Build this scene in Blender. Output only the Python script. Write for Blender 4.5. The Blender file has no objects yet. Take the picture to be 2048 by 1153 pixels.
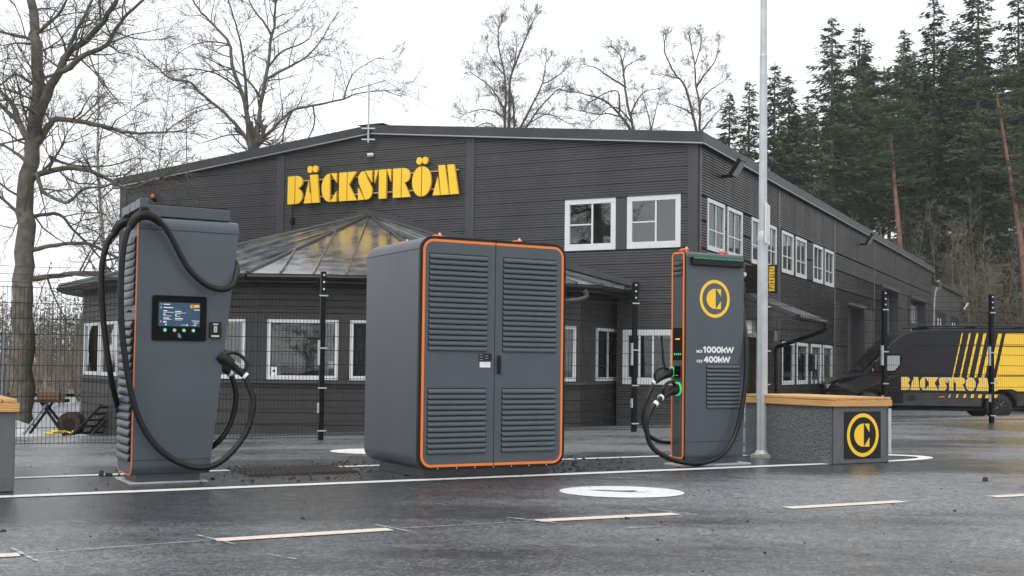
import bpy, bmesh, math, random
from mathutils import Vector, Matrix

# ------------------------------------------------------------------ camera, sky, light
sc = bpy.context.scene
col = sc.collection
cam_d = bpy.data.cameras.new("Camera")
cam = bpy.data.objects.new("Camera", cam_d)
col.objects.link(cam)
sc.camera = cam
cam_d.sensor_width = 36.0
cam_d.lens = 2380.0 / 2048.0 * 36.0
cam_d.shift_y = 64.5 / 2048.0
cam_d.clip_start = 0.1
cam_d.clip_end = 3000
cam.matrix_world = (Matrix.Translation((0, 0, 1.04)) @ Matrix.Rotation(math.pi / 2 + math.radians(2.14), 4, 'X')
                    @ Matrix.Rotation(0.0115, 4, 'Z'))

SUN_EL, SUN_AZ = math.radians(48), math.radians(200)
world = bpy.data.worlds.new("World")
sc.world = world
world.use_nodes = True
wn, wl = world.node_tree.nodes, world.node_tree.links
wn.clear()
sky = wn.new('ShaderNodeTexSky')
sky.sky_type = 'NISHITA'
sky.sun_disc = False
sky.sun_elevation = SUN_EL
sky.sun_rotation = SUN_AZ
sky.air_density = 1.0
sky.dust_density = 4.0
bg1 = wn.new('ShaderNodeBackground')
bg1.inputs[1].default_value = 0.09
wl.new(sky.outputs[0], bg1.inputs[0])
bg2 = wn.new('ShaderNodeBackground')          # the closed cloud layer of an overcast day
bg2.inputs[0].default_value = (0.965, 0.985, 1.0, 1)
bg2.inputs[1].default_value = 0.82
mx = wn.new('ShaderNodeMixShader')
mx.inputs[0].default_value = 0.88
wo = wn.new('ShaderNodeOutputWorld')
wl.new(bg1.outputs[0], mx.inputs[1])
wl.new(bg2.outputs[0], mx.inputs[2])
wl.new(mx.outputs[0], wo.inputs[0])

sun_d = bpy.data.lights.new("Sun", 'SUN')
sun_d.energy = 0.7
sun_d.angle = math.radians(30)
sun_d.color = (1.0, 0.97, 0.93)
sun = bpy.data.objects.new("Sun", sun_d)
col.objects.link(sun)
sdir = Vector((math.sin(SUN_AZ) * math.cos(SUN_EL), math.cos(SUN_AZ) * math.cos(SUN_EL), math.sin(SUN_EL)))
sun.rotation_euler = sdir.to_track_quat('Z', 'Y').to_euler()
sun.location = (0, 0, 60)

sc.view_settings.view_transform = 'Standard'
sc.view_settings.look = 'None'
sc.view_settings.exposure = 0.80
sc.view_settings.gamma = 1.0
sc.view_settings.use_curve_mapping = False
sc.render.engine = 'CYCLES'
sc.cycles.use_denoising = True
sc.cycles.max_bounces = 8
sc.cycles.transparent_max_bounces = 12

# ------------------------------------------------------------------ helpers
R = math.radians
V3 = Vector


def mat(name, color, rough=0.5, metal=0.0, spec=0.5, noise=None, bump=None, rough_var=None, emit=None, coat=0.0):
    """noise=(scale, strength) colour variation; bump=(scale, strength)"""
    m = bpy.data.materials.new(name)
    m.use_nodes = True
    nt = m.node_tree
    b = nt.nodes['Principled BSDF']
    b.inputs['Base Color'].default_value = (*color, 1)
    b.inputs['Roughness'].default_value = rough
    b.inputs['Metallic'].default_value = metal
    b.inputs['Specular IOR Level'].default_value = spec
    b.inputs['Coat Weight'].default_value = coat
    b.inputs['Coat Roughness'].default_value = 0.08
    tc = nt.nodes.new('ShaderNodeTexCoord')
    if noise:
        n = nt.nodes.new('ShaderNodeTexNoise')
        n.inputs['Scale'].default_value = noise[0]
        n.inputs['Detail'].default_value = 6
        nt.links.new(tc.outputs['Object'], n.inputs['Vector'])
        r = nt.nodes.new('ShaderNodeMapRange')
        r.inputs[1].default_value = 0.3
        r.inputs[2].default_value = 0.7
        r.inputs[3].default_value = 1 - noise[1]
        r.inputs[4].default_value = 1 + noise[1]
        nt.links.new(n.outputs[0], r.inputs[0])
        mu = nt.nodes.new('ShaderNodeMix')
        mu.data_type = 'RGBA'
        mu.blend_type = 'MULTIPLY'
        mu.inputs[0].default_value = 1
        mu.inputs[6].default_value = (*color, 1)
        nt.links.new(r.outputs[0], mu.inputs[7])
        nt.links.new(mu.outputs[2], b.inputs['Base Color'])
        if rough_var:
            r2 = nt.nodes.new('ShaderNodeMapRange')
            r2.inputs[1].default_value = 0.3
            r2.inputs[2].default_value = 0.7
            r2.inputs[3].default_value = rough - rough_var
            r2.inputs[4].default_value = rough + rough_var
            nt.links.new(n.outputs[0], r2.inputs[0])
            nt.links.new(r2.outputs[0], b.inputs['Roughness'])
    if bump:
        n2 = nt.nodes.new('ShaderNodeTexNoise')
        n2.inputs['Scale'].default_value = bump[0]
        n2.inputs['Detail'].default_value = 5
        nt.links.new(tc.outputs['Object'], n2.inputs['Vector'])
        bp = nt.nodes.new('ShaderNodeBump')
        bp.inputs['Strength'].default_value = bump[1]
        bp.inputs['Distance'].default_value = 0.02
        nt.links.new(n2.outputs[0], bp.inputs['Height'])
        nt.links.new(bp.outputs[0], b.inputs['Normal'])
    if emit:
        b.inputs['Emission Color'].default_value = (*emit[0], 1)
        b.inputs['Emission Strength'].default_value = emit[1]
    return m


TH0 = R(29.3)


def asphalt_mat():
    m = bpy.data.materials.new("wet_asphalt")
    m.use_nodes = True
    nt = m.node_tree
    N, L = nt.nodes, nt.links
    b = N['Principled BSDF']
    tc = N.new('ShaderNodeTexCoord')

    def noise(scale, detail=5, rough=0.6, stretch=None):
        n = N.new('ShaderNodeTexNoise')
        n.inputs['Scale'].default_value = scale
        n.inputs['Detail'].default_value = detail
        n.inputs['Roughness'].default_value = rough
        if stretch:
            mp = N.new('ShaderNodeMapping')
            mp.inputs['Rotation'].default_value = (0, 0, R(-29))
            mp.inputs['Scale'].default_value = stretch
            L.new(tc.outputs['Object'], mp.inputs[0])
            L.new(mp.outputs[0], n.inputs['Vector'])
        else:
            L.new(tc.outputs['Object'], n.inputs['Vector'])
        return n.outputs[0]

    def rng(src, a, b_, c, d):
        r = N.new('ShaderNodeMapRange')
        for i, v in enumerate((a, b_, c, d)):
            r.inputs[i + 1].default_value = v
        L.new(src, r.inputs[0])
        return r.outputs[0]

    def mul(a, b_):
        r = N.new('ShaderNodeMath')
        r.operation = 'MULTIPLY'
        L.new(a, r.inputs[0])
        L.new(b_, r.inputs[1])
        return r.outputs[0]
    big = noise(0.32, 6, 0.62, (0.55, 1.3, 1))
    fine = noise(160, 3)
    mid = noise(5.5, 6, 0.65)
    vor = N.new('ShaderNodeTexVoronoi')
    vor.inputs['Scale'].default_value = 115
    L.new(tc.outputs['Object'], vor.inputs['Vector'])
    mpb = N.new('ShaderNodeMapping')
    mpb.vector_type = 'TEXTURE'
    mpb.inputs['Location'].default_value = (0, 10.95, 0)
    mpb.inputs['Rotation'].default_value = (0, 0, TH0)
    L.new(tc.outputs['Object'], mpb.inputs[0])
    sx = N.new('ShaderNodeSeparateXYZ')
    L.new(mpb.outputs[0], sx.inputs[0])
    band = mul(mul(rng(sx.outputs['Y'], -1.9, -0.1, 0, 1), rng(sx.outputs['Y'], 1.6, 2.9, 1, 0)), rng(sx.outputs['X'], 2.5, 5.0, 1, 0))
    wsum = N.new('ShaderNodeMath')
    wsum.operation = 'MULTIPLY_ADD'
    wsum.inputs[1].default_value = 0.17
    L.new(band, wsum.inputs[0])
    L.new(big, wsum.inputs[2])
    wet = rng(wsum.outputs[0], 0.43, 0.60, 0, 1)
    grain = noise(52, 2, 0.5)
    v3 = N.new('ShaderNodeTexVoronoi')
    v3.inputs['Scale'].default_value = 46
    L.new(tc.outputs['Object'], v3.inputs['Vector'])
    val = mul(mul(mul(rng(vor.outputs['Color'], 0.0, 1.0, 0.45, 1.6), rng(v3.outputs['Color'], 0.0, 1.0, 0.35, 1.8)), rng(mid, 0.3, 0.7, 0.78, 1.2)), rng(wet, 0, 1, 1.06, 0.42))
    mc = N.new('ShaderNodeMix')
    mc.data_type = 'RGBA'
    mc.blend_type = 'MULTIPLY'
    mc.inputs[0].default_value = 1
    mc.inputs[6].default_value = (0.130, 0.137, 0.147, 1)
    L.new(val, mc.inputs[7])
    # sparse pale stones in the surface and faint brown silt
    v2 = N.new('ShaderNodeTexVoronoi')
    v2.inputs['Scale'].default_value = 38
    L.new(tc.outputs['Object'], v2.inputs['Vector'])
    sp = rng(v2.outputs['Distance'], 0.10, 0.06, 0, 1)
    sp2 = mul(sp, rng(noise(9, 2), 0.56, 0.66, 0, 0.55))
    m2 = N.new('ShaderNodeMix')
    m2.data_type = 'RGBA'
    L.new(sp2, m2.inputs[0])
    L.new(mc.outputs[2], m2.inputs[6])
    m2.inputs[7].default_value = (0.33, 0.32, 0.30, 1)
    silt = mul(rng(noise(0.8, 4, 0.6, (0.4, 1.4, 1)), 0.66, 0.80, 0, 0.20), rng(mid, 0.4, 0.6, 0.2, 1))
    m3 = N.new('ShaderNodeMix')
    m3.data_type = 'RGBA'
    L.new(silt, m3.inputs[0])
    L.new(m2.outputs[2], m3.inputs[6])
    m3.inputs[7].default_value = (0.16, 0.125, 0.085, 1)
    L.new(m3.outputs[2], b.inputs['Base Color'])
    L.new(mul(rng(wet, 0, 1, 0.35, 0.20), rng(mid, 0.3, 0.7, 0.85, 1.2)), b.inputs['Roughness'])
    b.inputs['Specular IOR Level'].default_value = 0.5
    bp = N.new('ShaderNodeBump')
    bp.inputs['Distance'].default_value = 0.006
    L.new(rng(wet, 0, 1, 0.50, 0.22), bp.inputs['Strength'])
    ad = N.new('ShaderNodeMath')
    ad.operation = 'ADD'
    L.new(vor.outputs['Distance'], ad.inputs[0])
    L.new(v3.outputs['Distance'], ad.inputs[1])
    L.new(ad.outputs[0], bp.inputs['Height'])
    L.new(bp.outputs[0], b.inputs['Normal'])
    return m


def streaked(m, amount=0.10, stretch=(16, 16, 0.9), gloss=(0.34, 0.58)):
    """rain streaks: vertical colour and gloss variation on a painted surface"""
    nt = m.node_tree
    N, L = nt.nodes, nt.links
    b = N['Principled BSDF']
    tc = N.new('ShaderNodeTexCoord')
    mp = N.new('ShaderNodeMapping')
    mp.inputs['Scale'].default_value = stretch
    L.new(tc.outputs['Object'], mp.inputs[0])
    n = N.new('ShaderNodeTexNoise')
    n.inputs['Scale'].default_value = 1.0
    n.inputs['Detail'].default_value = 5
    n.inputs['Roughness'].default_value = 0.65
    L.new(mp.outputs[0], n.inputs['Vector'])
    r = N.new('ShaderNodeMapRange')
    for i, v in enumerate((0.42, 0.75, 0.0, amount)):
        r.inputs[i + 1].default_value = v
    L.new(n.outputs[0], r.inputs[0])
    mx_ = N.new('ShaderNodeMix')
    mx_.data_type = 'RGBA'
    L.new(r.outputs[0], mx_.inputs[0])
    src = b.inputs['Base Color'].links[0].from_socket if b.inputs['Base Color'].links else None
    if src:
        L.new(src, mx_.inputs[6])
    else:
        mx_.inputs[6].default_value = b.inputs['Base Color'].default_value
    mx_.inputs[7].default_value = (0.20, 0.20, 0.20, 1)
    L.new(mx_.outputs[2], b.inputs['Base Color'])
    r2 = N.new('ShaderNodeMapRange')
    for i, v in enumerate((0.35, 0.75, *gloss)):
        r2.inputs[i + 1].default_value = v
    L.new(n.outputs[0], r2.inputs[0])
    L.new(r2.outputs[0], b.inputs['Roughness'])
    return m


def worn_paint(name, color, lo=0.36, hi=0.46):
    """road paint with chips through which the asphalt shows"""
    m = bpy.data.materials.new(name)
    m.use_nodes = True
    nt = m.node_tree
    N, L = nt.nodes, nt.links
    b = N['Principled BSDF']
    tc = N.new('ShaderNodeTexCoord')
    n = N.new('ShaderNodeTexNoise')
    n.inputs['Scale'].default_value = 16
    n.inputs['Detail'].default_value = 8
    n.inputs['Roughness'].default_value = 0.75
    L.new(tc.outputs['Object'], n.inputs['Vector'])
    r = N.new('ShaderNodeMapRange')
    for i, v in enumerate((lo, hi, 0, 1)):
        r.inputs[i + 1].default_value = v
    L.new(n.outputs[0], r.inputs[0])
    n2 = N.new('ShaderNodeTexNoise')
    n2.inputs['Scale'].default_value = 140
    L.new(tc.outputs['Object'], n2.inputs['Vector'])
    r2 = N.new('ShaderNodeMapRange')
    for i, v in enumerate((0.3, 0.7, 0.75, 1.1)):
        r2.inputs[i + 1].default_value = v
    L.new(n2.outputs[0], r2.inputs[0])
    mu = N.new('ShaderNodeMix')
    mu.data_type = 'RGBA'
    mu.blend_type = 'MULTIPLY'
    mu.inputs[0].default_value = 1
    mu.inputs[6].default_value = (*color, 1)
    L.new(r2.outputs[0], mu.inputs[7])
    L.new(mu.outputs[2], b.inputs['Base Color'])
    tr = N.new('ShaderNodeBsdfTransparent')
    ms = N.new('ShaderNodeMixShader')
    L.new(r.outputs[0], ms.inputs[0])
    L.new(tr.outputs[0], ms.inputs[1])
    L.new(b.outputs[0], ms.inputs[2])
    L.new(ms.outputs[0], N['Material Output'].inputs['Surface'])
    b.inputs['Roughness'].default_value = 0.45
    bp = N.new('ShaderNodeBump')
    bp.inputs['Strength'].default_value = 0.4
    bp.inputs['Distance'].default_value = 0.005
    L.new(n2.outputs[0], bp.inputs['Height'])
    L.new(bp.outputs[0], b.inputs['Normal'])
    return m


def glass_mat(name, tint=(0.75, 0.8, 0.8), boost=1.6, floor=0.07):
    m = bpy.data.materials.new(name)
    m.use_nodes = True
    nt = m.node_tree
    N, L = nt.nodes, nt.links
    N.clear()
    out = N.new('ShaderNodeOutputMaterial')
    t = N.new('ShaderNodeBsdfTransparent')
    t.inputs[0].default_value = (*tint, 1)
    gl = N.new('ShaderNodeBsdfGlossy')
    gl.inputs['Roughness'].default_value = 0.015
    gl.inputs[0].default_value = (0.9, 0.95, 0.95, 1)
    tcg = N.new('ShaderNodeTexCoord')
    ng = N.new('ShaderNodeTexNoise')
    ng.inputs['Scale'].default_value = 1.6
    ng.inputs['Detail'].default_value = 1
    L.new(tcg.outputs['Object'], ng.inputs['Vector'])
    bg_ = N.new('ShaderNodeBump')
    bg_.inputs['Strength'].default_value = 0.35
    bg_.inputs['Distance'].default_value = 0.012
    L.new(ng.outputs[0], bg_.inputs['Height'])
    L.new(bg_.outputs[0], gl.inputs['Normal'])
    fr = N.new('ShaderNodeFresnel')
    fr.inputs[0].default_value = 1.5
    mu = N.new('ShaderNodeMath')
    mu.operation = 'MULTIPLY_ADD'
    mu.use_clamp = True
    mu.inputs[1].default_value = boost
    mu.inputs[2].default_value = floor
    L.new(fr.outputs[0], mu.inputs[0])
    ms = N.new('ShaderNodeMixShader')
    L.new(mu.outputs[0], ms.inputs[0])
    L.new(t.outputs[0], ms.inputs[1])
    L.new(gl.outputs[0], ms.inputs[2])
    L.new(ms.outputs[0], out.inputs[0])
    return m


def foliage_mat(name, c1, c2, rough=0.7):
    m = bpy.data.materials.new(name)
    m.use_nodes = True
    nt = m.node_tree
    N, L = nt.nodes, nt.links
    b = N['Principled BSDF']
    g = N.new('ShaderNodeNewGeometry')
    oi = N.new('ShaderNodeObjectInfo')
    n = N.new('ShaderNodeTexNoise')
    n.inputs['Scale'].default_value = 0.9
    L.new(g.outputs['Position'], n.inputs['Vector'])
    ad = N.new('ShaderNodeMath')
    ad.operation = 'ADD'
    L.new(n.outputs[0], ad.inputs[0])
    ra = N.new('ShaderNodeMapRange')
    ra.inputs[3].default_value = -0.22
    ra.inputs[4].default_value = 0.22
    L.new(oi.outputs['Random'], ra.inputs[0])
    L.new(ra.outputs[0], ad.inputs[1])
    r = N.new('ShaderNodeMapRange')
    r.inputs[1].default_value = 0.25
    r.inputs[2].default_value = 0.75
    L.new(ad.outputs[0], r.inputs[0])
    mm = N.new('ShaderNodeMix')
    mm.data_type = 'RGBA'
    L.new(r.outputs[0], mm.inputs[0])
    mm.inputs[6].default_value = (*c1, 1)
    mm.inputs[7].default_value = (*c2, 1)
    L.new(mm.outputs[2], b.inputs['Base Color'])
    b.inputs['Roughness'].default_value = rough
    b.inputs['Specular IOR Level'].default_value = 0.25
    return m


def wood_mat():
    m = bpy.data.materials.new("treated_pine")
    m.use_nodes = True
    nt = m.node_tree
    N, L = nt.nodes, nt.links
    b = N['Principled BSDF']
    tc = N.new('ShaderNodeTexCoord')
    oi = N.new('ShaderNodeObjectInfo')
    ad = N.new('ShaderNodeVectorMath')
    ad.operation = 'ADD'
    L.new(tc.outputs['Object'], ad.inputs[0])
    sc_ = N.new('ShaderNodeVectorMath')
    sc_.operation = 'SCALE'
    sc_.inputs[0].default_value = (7, 5, 3)
    L.new(oi.outputs['Random'], sc_.inputs['Scale'])
    L.new(sc_.outputs[0], ad.inputs[1])
    mp = N.new('ShaderNodeMapping')
    mp.inputs['Scale'].default_value = (9, 1.0, 14)
    L.new(ad.outputs[0], mp.inputs[0])
    w = N.new('ShaderNodeTexWave')
    w.wave_type = 'RINGS'
    w.inputs['Scale'].default_value = 1.2
    w.inputs['Distortion'].default_value = 5
    w.inputs['Detail'].default_value = 3
    L.new(mp.outputs[0], w.inputs['Vector'])
    cr = N.new('ShaderNodeValToRGB')
    cr.color_ramp.elements[0].color = (0.46, 0.215, 0.062, 1)
    cr.color_ramp.elements[1].color = (0.68, 0.42, 0.16, 1)
    L.new(w.outputs['Fac'], cr.inputs[0])
    L.new(cr.outputs[0], b.inputs['Base Color'])
    b.inputs['Roughness'].default_value = 0.55
    return m


M = {
    'asphalt': asphalt_mat(),
    'white_line': worn_paint("white_road_paint", (0.82, 0.82, 0.80), 0.34, 0.42),
    'cream_line': worn_paint("cream_road_paint", (0.74, 0.66, 0.54), 0.33, 0.42),
    'chalk': worn_paint("faint_road_paint", (0.55, 0.55, 0.54), 0.38, 0.60),
    'charger': mat("anthracite_powder_coat", (0.067, 0.079, 0.098), 0.40, noise=(3.0, 0.07), rough_var=0.05),
    'charger_dark': mat("dark_panel", (0.045, 0.05, 0.058), 0.4, noise=(4, 0.08)),
    'black': mat("black_plastic", (0.008, 0.008, 0.009), 0.42, spec=0.3),
    'rubber': mat("black_rubber", (0.009, 0.009, 0.010), 0.40, spec=0.35, noise=(30, 0.2)),
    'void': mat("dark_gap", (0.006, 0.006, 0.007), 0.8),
    'orange': mat("orange_trim", (0.84, 0.20, 0.025), 0.4),
    'orange_plastic': mat("orange_cap", (0.75, 0.13, 0.05), 0.5),
    'screen_black': mat("screen_glass", (0.003, 0.003, 0.004), 0.22, spec=0.10),
    'screen': mat("lit_display", (0.01, 0.03, 0.06), 0.25, emit=((0.012, 0.045, 0.085), 0.45)),
    'screen_white': mat("display_white", (0.5, 0.5, 0.5), 0.4, emit=((0.8, 0.85, 0.9), 0.28)),
    'screen_orange': mat("display_orange", (0.6, 0.3, 0.02), 0.4, emit=((0.9, 0.42, 0.02), 0.4)),
    'green_led': mat("green_led", (0.05, 0.4, 0.15), 0.4, emit=((0.05, 0.85, 0.25), 0.32)),
    'green_dim': mat("green_light_strip", (0.0, 0.12, 0.05), 0.3, emit=((0.0, 0.35, 0.12), 0.38)),
    'button_white': mat("button_white", (0.55, 0.55, 0.54), 0.4),
    'yellow': mat("yellow_vinyl", (0.96, 0.60, 0.035), 0.45),
    'white': mat("white_paint", (0.78, 0.79, 0.80), 0.4),
    'frame_white': mat("white_window_frame", (0.66, 0.68, 0.70), 0.35, noise=(5, 0.04)),
    'clad': mat("dark_grey_cladding", (0.058, 0.0595, 0.063), 0.36, noise=(0.9, 0.14), rough_var=0.07),
    'clad_trim': mat("dark_grey_trim", (0.046, 0.048, 0.051), 0.36, noise=(1.2, 0.12)),
    'clad_side': mat("brown_grey_cladding", (0.062, 0.059, 0.057), 0.38, noise=(0.7, 0.16), rough_var=0.07),
    'fascia': mat("fascia_metal", (0.056, 0.058, 0.062), 0.5, spec=0.3, noise=(1.5, 0.15)),
    'edge': mat("zinc_edge", (0.34, 0.35, 0.36), 0.35, metal=0.6),
    'annex_wall': mat("annex_boards", (0.036, 0.034, 0.034), 0.5, noise=(2.0, 0.2)),
    'wet_roof': mat("wet_roof_sheet", (0.24, 0.245, 0.25), 0.16, metal=0.55, spec=0.9, noise=(3.5, 0.4), rough_var=0.07, bump=(3.0, 0.10)),
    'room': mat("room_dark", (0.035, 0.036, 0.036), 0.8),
    'curtain': mat("pale_curtain", (0.16, 0.18, 0.165), 0.8, noise=(12, 0.3)),
    'glass': glass_mat("window_glass"),
    'glass_side': glass_mat("side_window_glass", (0.7, 0.78, 0.76), 0.75, 0.01),
    'van_glass': glass_mat("van_glass", (0.35, 0.4, 0.42), 1.7),
    'galv': mat("galvanised_steel", (0.50, 0.53, 0.55), 0.45, metal=0.35, noise=(7, 0.10)),
    'fence_black': mat("black_fence", (0.004, 0.004, 0.0045), 0.4, spec=0.2),
    'wire': mat("fence_wire", (0.006, 0.006, 0.007), 0.3, spec=0.35),
    'concrete_rough': mat("dark_rough_concrete", (0.108, 0.113, 0.122), 0.6, noise=(14, 0.15), bump=(120, 0.5)),
    'concrete_smooth': mat("painted_concrete", (0.105, 0.109, 0.117), 0.5, noise=(6, 0.12), bump=(60, 0.25)),
    'concrete_pale': mat("pale_concrete", (0.30, 0.29, 0.26), 0.7, noise=(20, 0.25)),
    'wood': wood_mat(),
    'bark': mat("oak_bark", (0.122, 0.112, 0.092), 0.85, noise=(5, 0.45), bump=(9, 0.8)),
    'twig': mat("bare_twigs", (0.105, 0.092, 0.078), 0.85),
    'twig_far': mat("far_bare_twigs", (0.105, 0.090, 0.082), 0.85),
    'birch': mat("pale_birch_bark", (0.34, 0.33, 0.31), 0.7, noise=(4, 0.5)),
    'brush': mat("brown_brush", (0.135, 0.115, 0.09), 0.85),
    'pine_bark': mat("pine_bark", (0.235, 0.115, 0.075), 0.8, noise=(2.5, 0.35)),
    'spruce_bark': mat("spruce_bark", (0.12, 0.10, 0.088), 0.85, noise=(2.5, 0.3)),
    'needles': foliage_mat("spruce_needles", (0.028, 0.054, 0.032), (0.075, 0.112, 0.056)),
    'pine_needles': foliage_mat("pine_needles", (0.055, 0.085, 0.045), (0.105, 0.135, 0.07)),
    'far_wood': foliage_mat("far_wood_foliage", (0.075, 0.080, 0.068), (0.12, 0.115, 0.095)),
    'forest_floor': mat("forest_floor", (0.085, 0.072, 0.048), 0.9, noise=(0.7, 0.5), bump=(3, 0.6)),
    'van_black': mat("van_dark_paint", (0.016, 0.017, 0.021), 0.28, spec=0.22, noise=(1.2, 0.1)),
    'van_lower': mat("van_muddy_sill", (0.035, 0.035, 0.036), 0.5, noise=(3, 0.35)),
    'van_front': mat("van_glossy_black", (0.005, 0.005, 0.006), 0.12, spec=0.3),
    'tyre': mat("tyre", (0.018, 0.018, 0.018), 0.7),
    'rim': mat("dark_rim", (0.06, 0.06, 0.065), 0.35, metal=0.6),
    'lamp': mat("headlamp", (0.45, 0.47, 0.48), 0.15, metal=0.4),
    'amber': mat("amber_lens", (0.75, 0.16, 0.02), 0.25),
    'rust': mat("rusty_iron", (0.055, 0.036, 0.028), 0.85, noise=(10, 0.5)),
    'grate': mat("rust_grate", (0.045, 0.034, 0.030), 0.5, noise=(6, 0.5)),
    'gravel': mat("dark_gravel", (0.022, 0.022, 0.023), 0.7),
    'cardboard': mat("cardboard", (0.17, 0.095, 0.055), 0.8),
    'snow': mat("old_snow", (0.62, 0.63, 0.65), 0.7, noise=(6, 0.2)),
    'grey_paint': mat("grey_scrap", (0.30, 0.31, 0.32), 0.5),
    'pale_red': mat("sign_rail", (0.55, 0.27, 0.20), 0.5),
}

streaked(M['charger'], 0.030, (7, 7, 0.8), (0.38, 0.46))
streaked(M['clad'], 0.08, (5, 5, 0.35))
streaked(M['clad_side'], 0.12, (4, 4, 0.3))
streaked(M['clad_trim'], 0.08, (8, 8, 0.4))
streaked(M['concrete_smooth'], 0.14, (9, 9, 1.0))


class B:
    """collects faces for one mesh object"""

    def __init__(self):
        self.v, self.f = [], []

    def add(self, verts, faces):
        k = len(self.v)
        self.v += [tuple(p) for p in verts]
        self.f += [tuple(i + k for i in f) for f in faces]

    def box(self, a, b):
        x0, y0, z0 = a
        x1, y1, z1 = b
        self.add([(x0, y0, z0), (x1, y0, z0), (x1, y1, z0), (x0, y1, z0), (x0, y0, z1), (x1, y0, z1), (x1, y1, z1), (x0, y1, z1)],
                 [(0, 3, 2, 1), (4, 5, 6, 7), (0, 1, 5, 4), (1, 2, 6, 5), (2, 3, 7, 6), (3, 0, 4, 7)])

    def obox(self, o, ax, ay, az):
        o, ax, ay, az = map(V3, (o, ax, ay, az))
        p = [o, o + ax, o + ax + ay, o + ay]
        self.add(p + [q + az for q in p], [(0, 3, 2, 1), (4, 5, 6, 7), (0, 1, 5, 4), (1, 2, 6, 5), (2, 3, 7, 6), (3, 0, 4, 7)])

    def prism(self, poly, fn, d0, d1):
        """poly 2-D points, fn(a, b, d) -> 3-D point"""
        n = len(poly)
        vs = [fn(a, b, d0) for a, b in poly] + [fn(a, b, d1) for a, b in poly]
        fs = [tuple(range(n - 1, -1, -1)), tuple(range(n, 2 * n))]
        fs += [(i, (i + 1) % n, n + (i + 1) % n, n + i) for i in range(n)]
        self.add(vs, fs)

    def ring(self, p0, p1, fn, d0, d1):
        """closed band between two outlines with as many points"""
        n = len(p0)
        vs = [fn(a, b, d) for d in (d0, d1) for P in (p0, p1) for a, b in P]
        fs = []
        for i in range(n):
            j = (i + 1) % n
            fs += [(i, j, n + j, n + i), (2 * n + i, 3 * n + i, 3 * n + j, 2 * n + j), (i, 2 * n + i, 2 * n + j, j), (n + i, n + j, 3 * n + j, 3 * n + i)]
        self.add(vs, fs)

    def tube(self, pts, rad, sides=8, cap=True):
        pts = [V3(p) for p in pts]
        n = len(pts)
        if not isinstance(rad, (list, tuple)):
            rad = [rad] * n
        t0 = (pts[1] - pts[0]).normalized()
        up = V3((0, 0, 1)) if abs(t0.z) < 0.9 else V3((1, 0, 0))
        u = t0.cross(up).normalized()
        vs = []
        for i, p in enumerate(pts):
            t = (pts[min(i + 1, n - 1)] - pts[max(i - 1, 0)])
            if t.length < 1e-9:
                t = t0
            t = t.normalized()
            u = (u - t * u.dot(t))
            if u.length < 1e-6:
                u = t.orthogonal()
            u = u.normalized()
            w = t.cross(u)
            for k in range(sides):
                a = 2 * math.pi * k / sides
                vs.append(p + (u * math.cos(a) + w * math.sin(a)) * rad[i])
        fs = [(i * sides + k, i * sides + (k + 1) % sides, (i + 1) * sides + (k + 1) % sides, (i + 1) * sides + k)
              for i in range(n - 1) for k in range(sides)]
        if cap:
            fs += [tuple(range(sides - 1, -1, -1)), tuple(range((n - 1) * sides, n * sides))]
        self.add(vs, fs)

    def build(self, name, material, parent=None, smooth=False, bevel=None):
        me = bpy.data.meshes.new(name)
        me.from_pydata(self.v, [], self.f)
        me.update()
        if smooth:
            for p in me.polygons:
                p.use_smooth = True
            if smooth == 'auto':
                me.set_sharp_from_angle(angle=R(38))
        me.materials.append(M[material] if isinstance(material, str) else material)
        return link(name, me, parent, bevel)


def link(name, me, parent=None, bevel=None):
    o = bpy.data.objects.new(name, me)
    col.objects.link(o)
    if parent is not None:
        o.parent = parent
    if bevel:
        md = o.modifiers.new("Bevel", 'BEVEL')
        md.width = bevel
        md.segments = 2
        md.limit_method = 'ANGLE'
        md.angle_limit = R(40)
    return o


def boxo(name, a, b, material, parent=None, bevel=None):
    m = B()
    m.box(a, b)
    return m.build(name, material, parent, bevel=bevel)


def tag(o, label, cat, group=None, kind=None):
    o['label'] = label
    if cat:
        o['category'] = cat
    if group:
        o['group'] = group
    if kind:
        o['kind'] = kind
    return o


def thing(name, label, cat, loc=(0, 0, 0), rz=0.0, group=None):
    o = bpy.data.objects.new(name, None)
    o.empty_display_size = 0.2
    col.objects.link(o)
    o.location = loc
    o.rotation_euler = (0, 0, rz)
    return tag(o, label, cat, group)


def copy_tree(o, parent=None):
    c = o.copy()
    col.objects.link(c)
    c.parent = parent
    for ch in list(o.children):
        copy_tree(ch, c)
    return c


def rrect(x0, y0, x1, y1, r, seg=6):
    pts = []
    for cx, cy, a0 in ((x1 - r, y0 + r, -90), (x1 - r, y1 - r, 0), (x0 + r, y1 - r, 90), (x0 + r, y0 + r, 180)):
        for k in range(seg + 1):
            a = R(a0 + 90 * k / seg)
            pts.append((cx + r * math.cos(a), cy + r * math.sin(a)))
    return pts


def ell(cx, cy, rx, ry, n=28, a0=0, a1=360):
    full = abs(a1 - a0) == 360
    return [(cx + rx * math.cos(R(a0 + (a1 - a0) * k / (n if full else n - 1))), cy + ry * math.sin(R(a0 + (a1 - a0) * k / (n if full else n - 1)))) for k in range(n)]


def smooth_path(p, n=6):
    p = [V3(q) for q in p]
    out = []
    for i in range(len(p) - 1):
        a, b, c, d = p[max(i - 1, 0)], p[i], p[i + 1], p[min(i + 2, len(p) - 1)]
        for k in range(n):
            t = k / n
            out.append(0.5 * ((2 * b) + (c - a) * t + (2 * a - 5 * b + 4 * c - d) * t * t + (3 * b - a - 3 * c + d) * t ** 3))
    out.append(p[-1])
    return out


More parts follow.
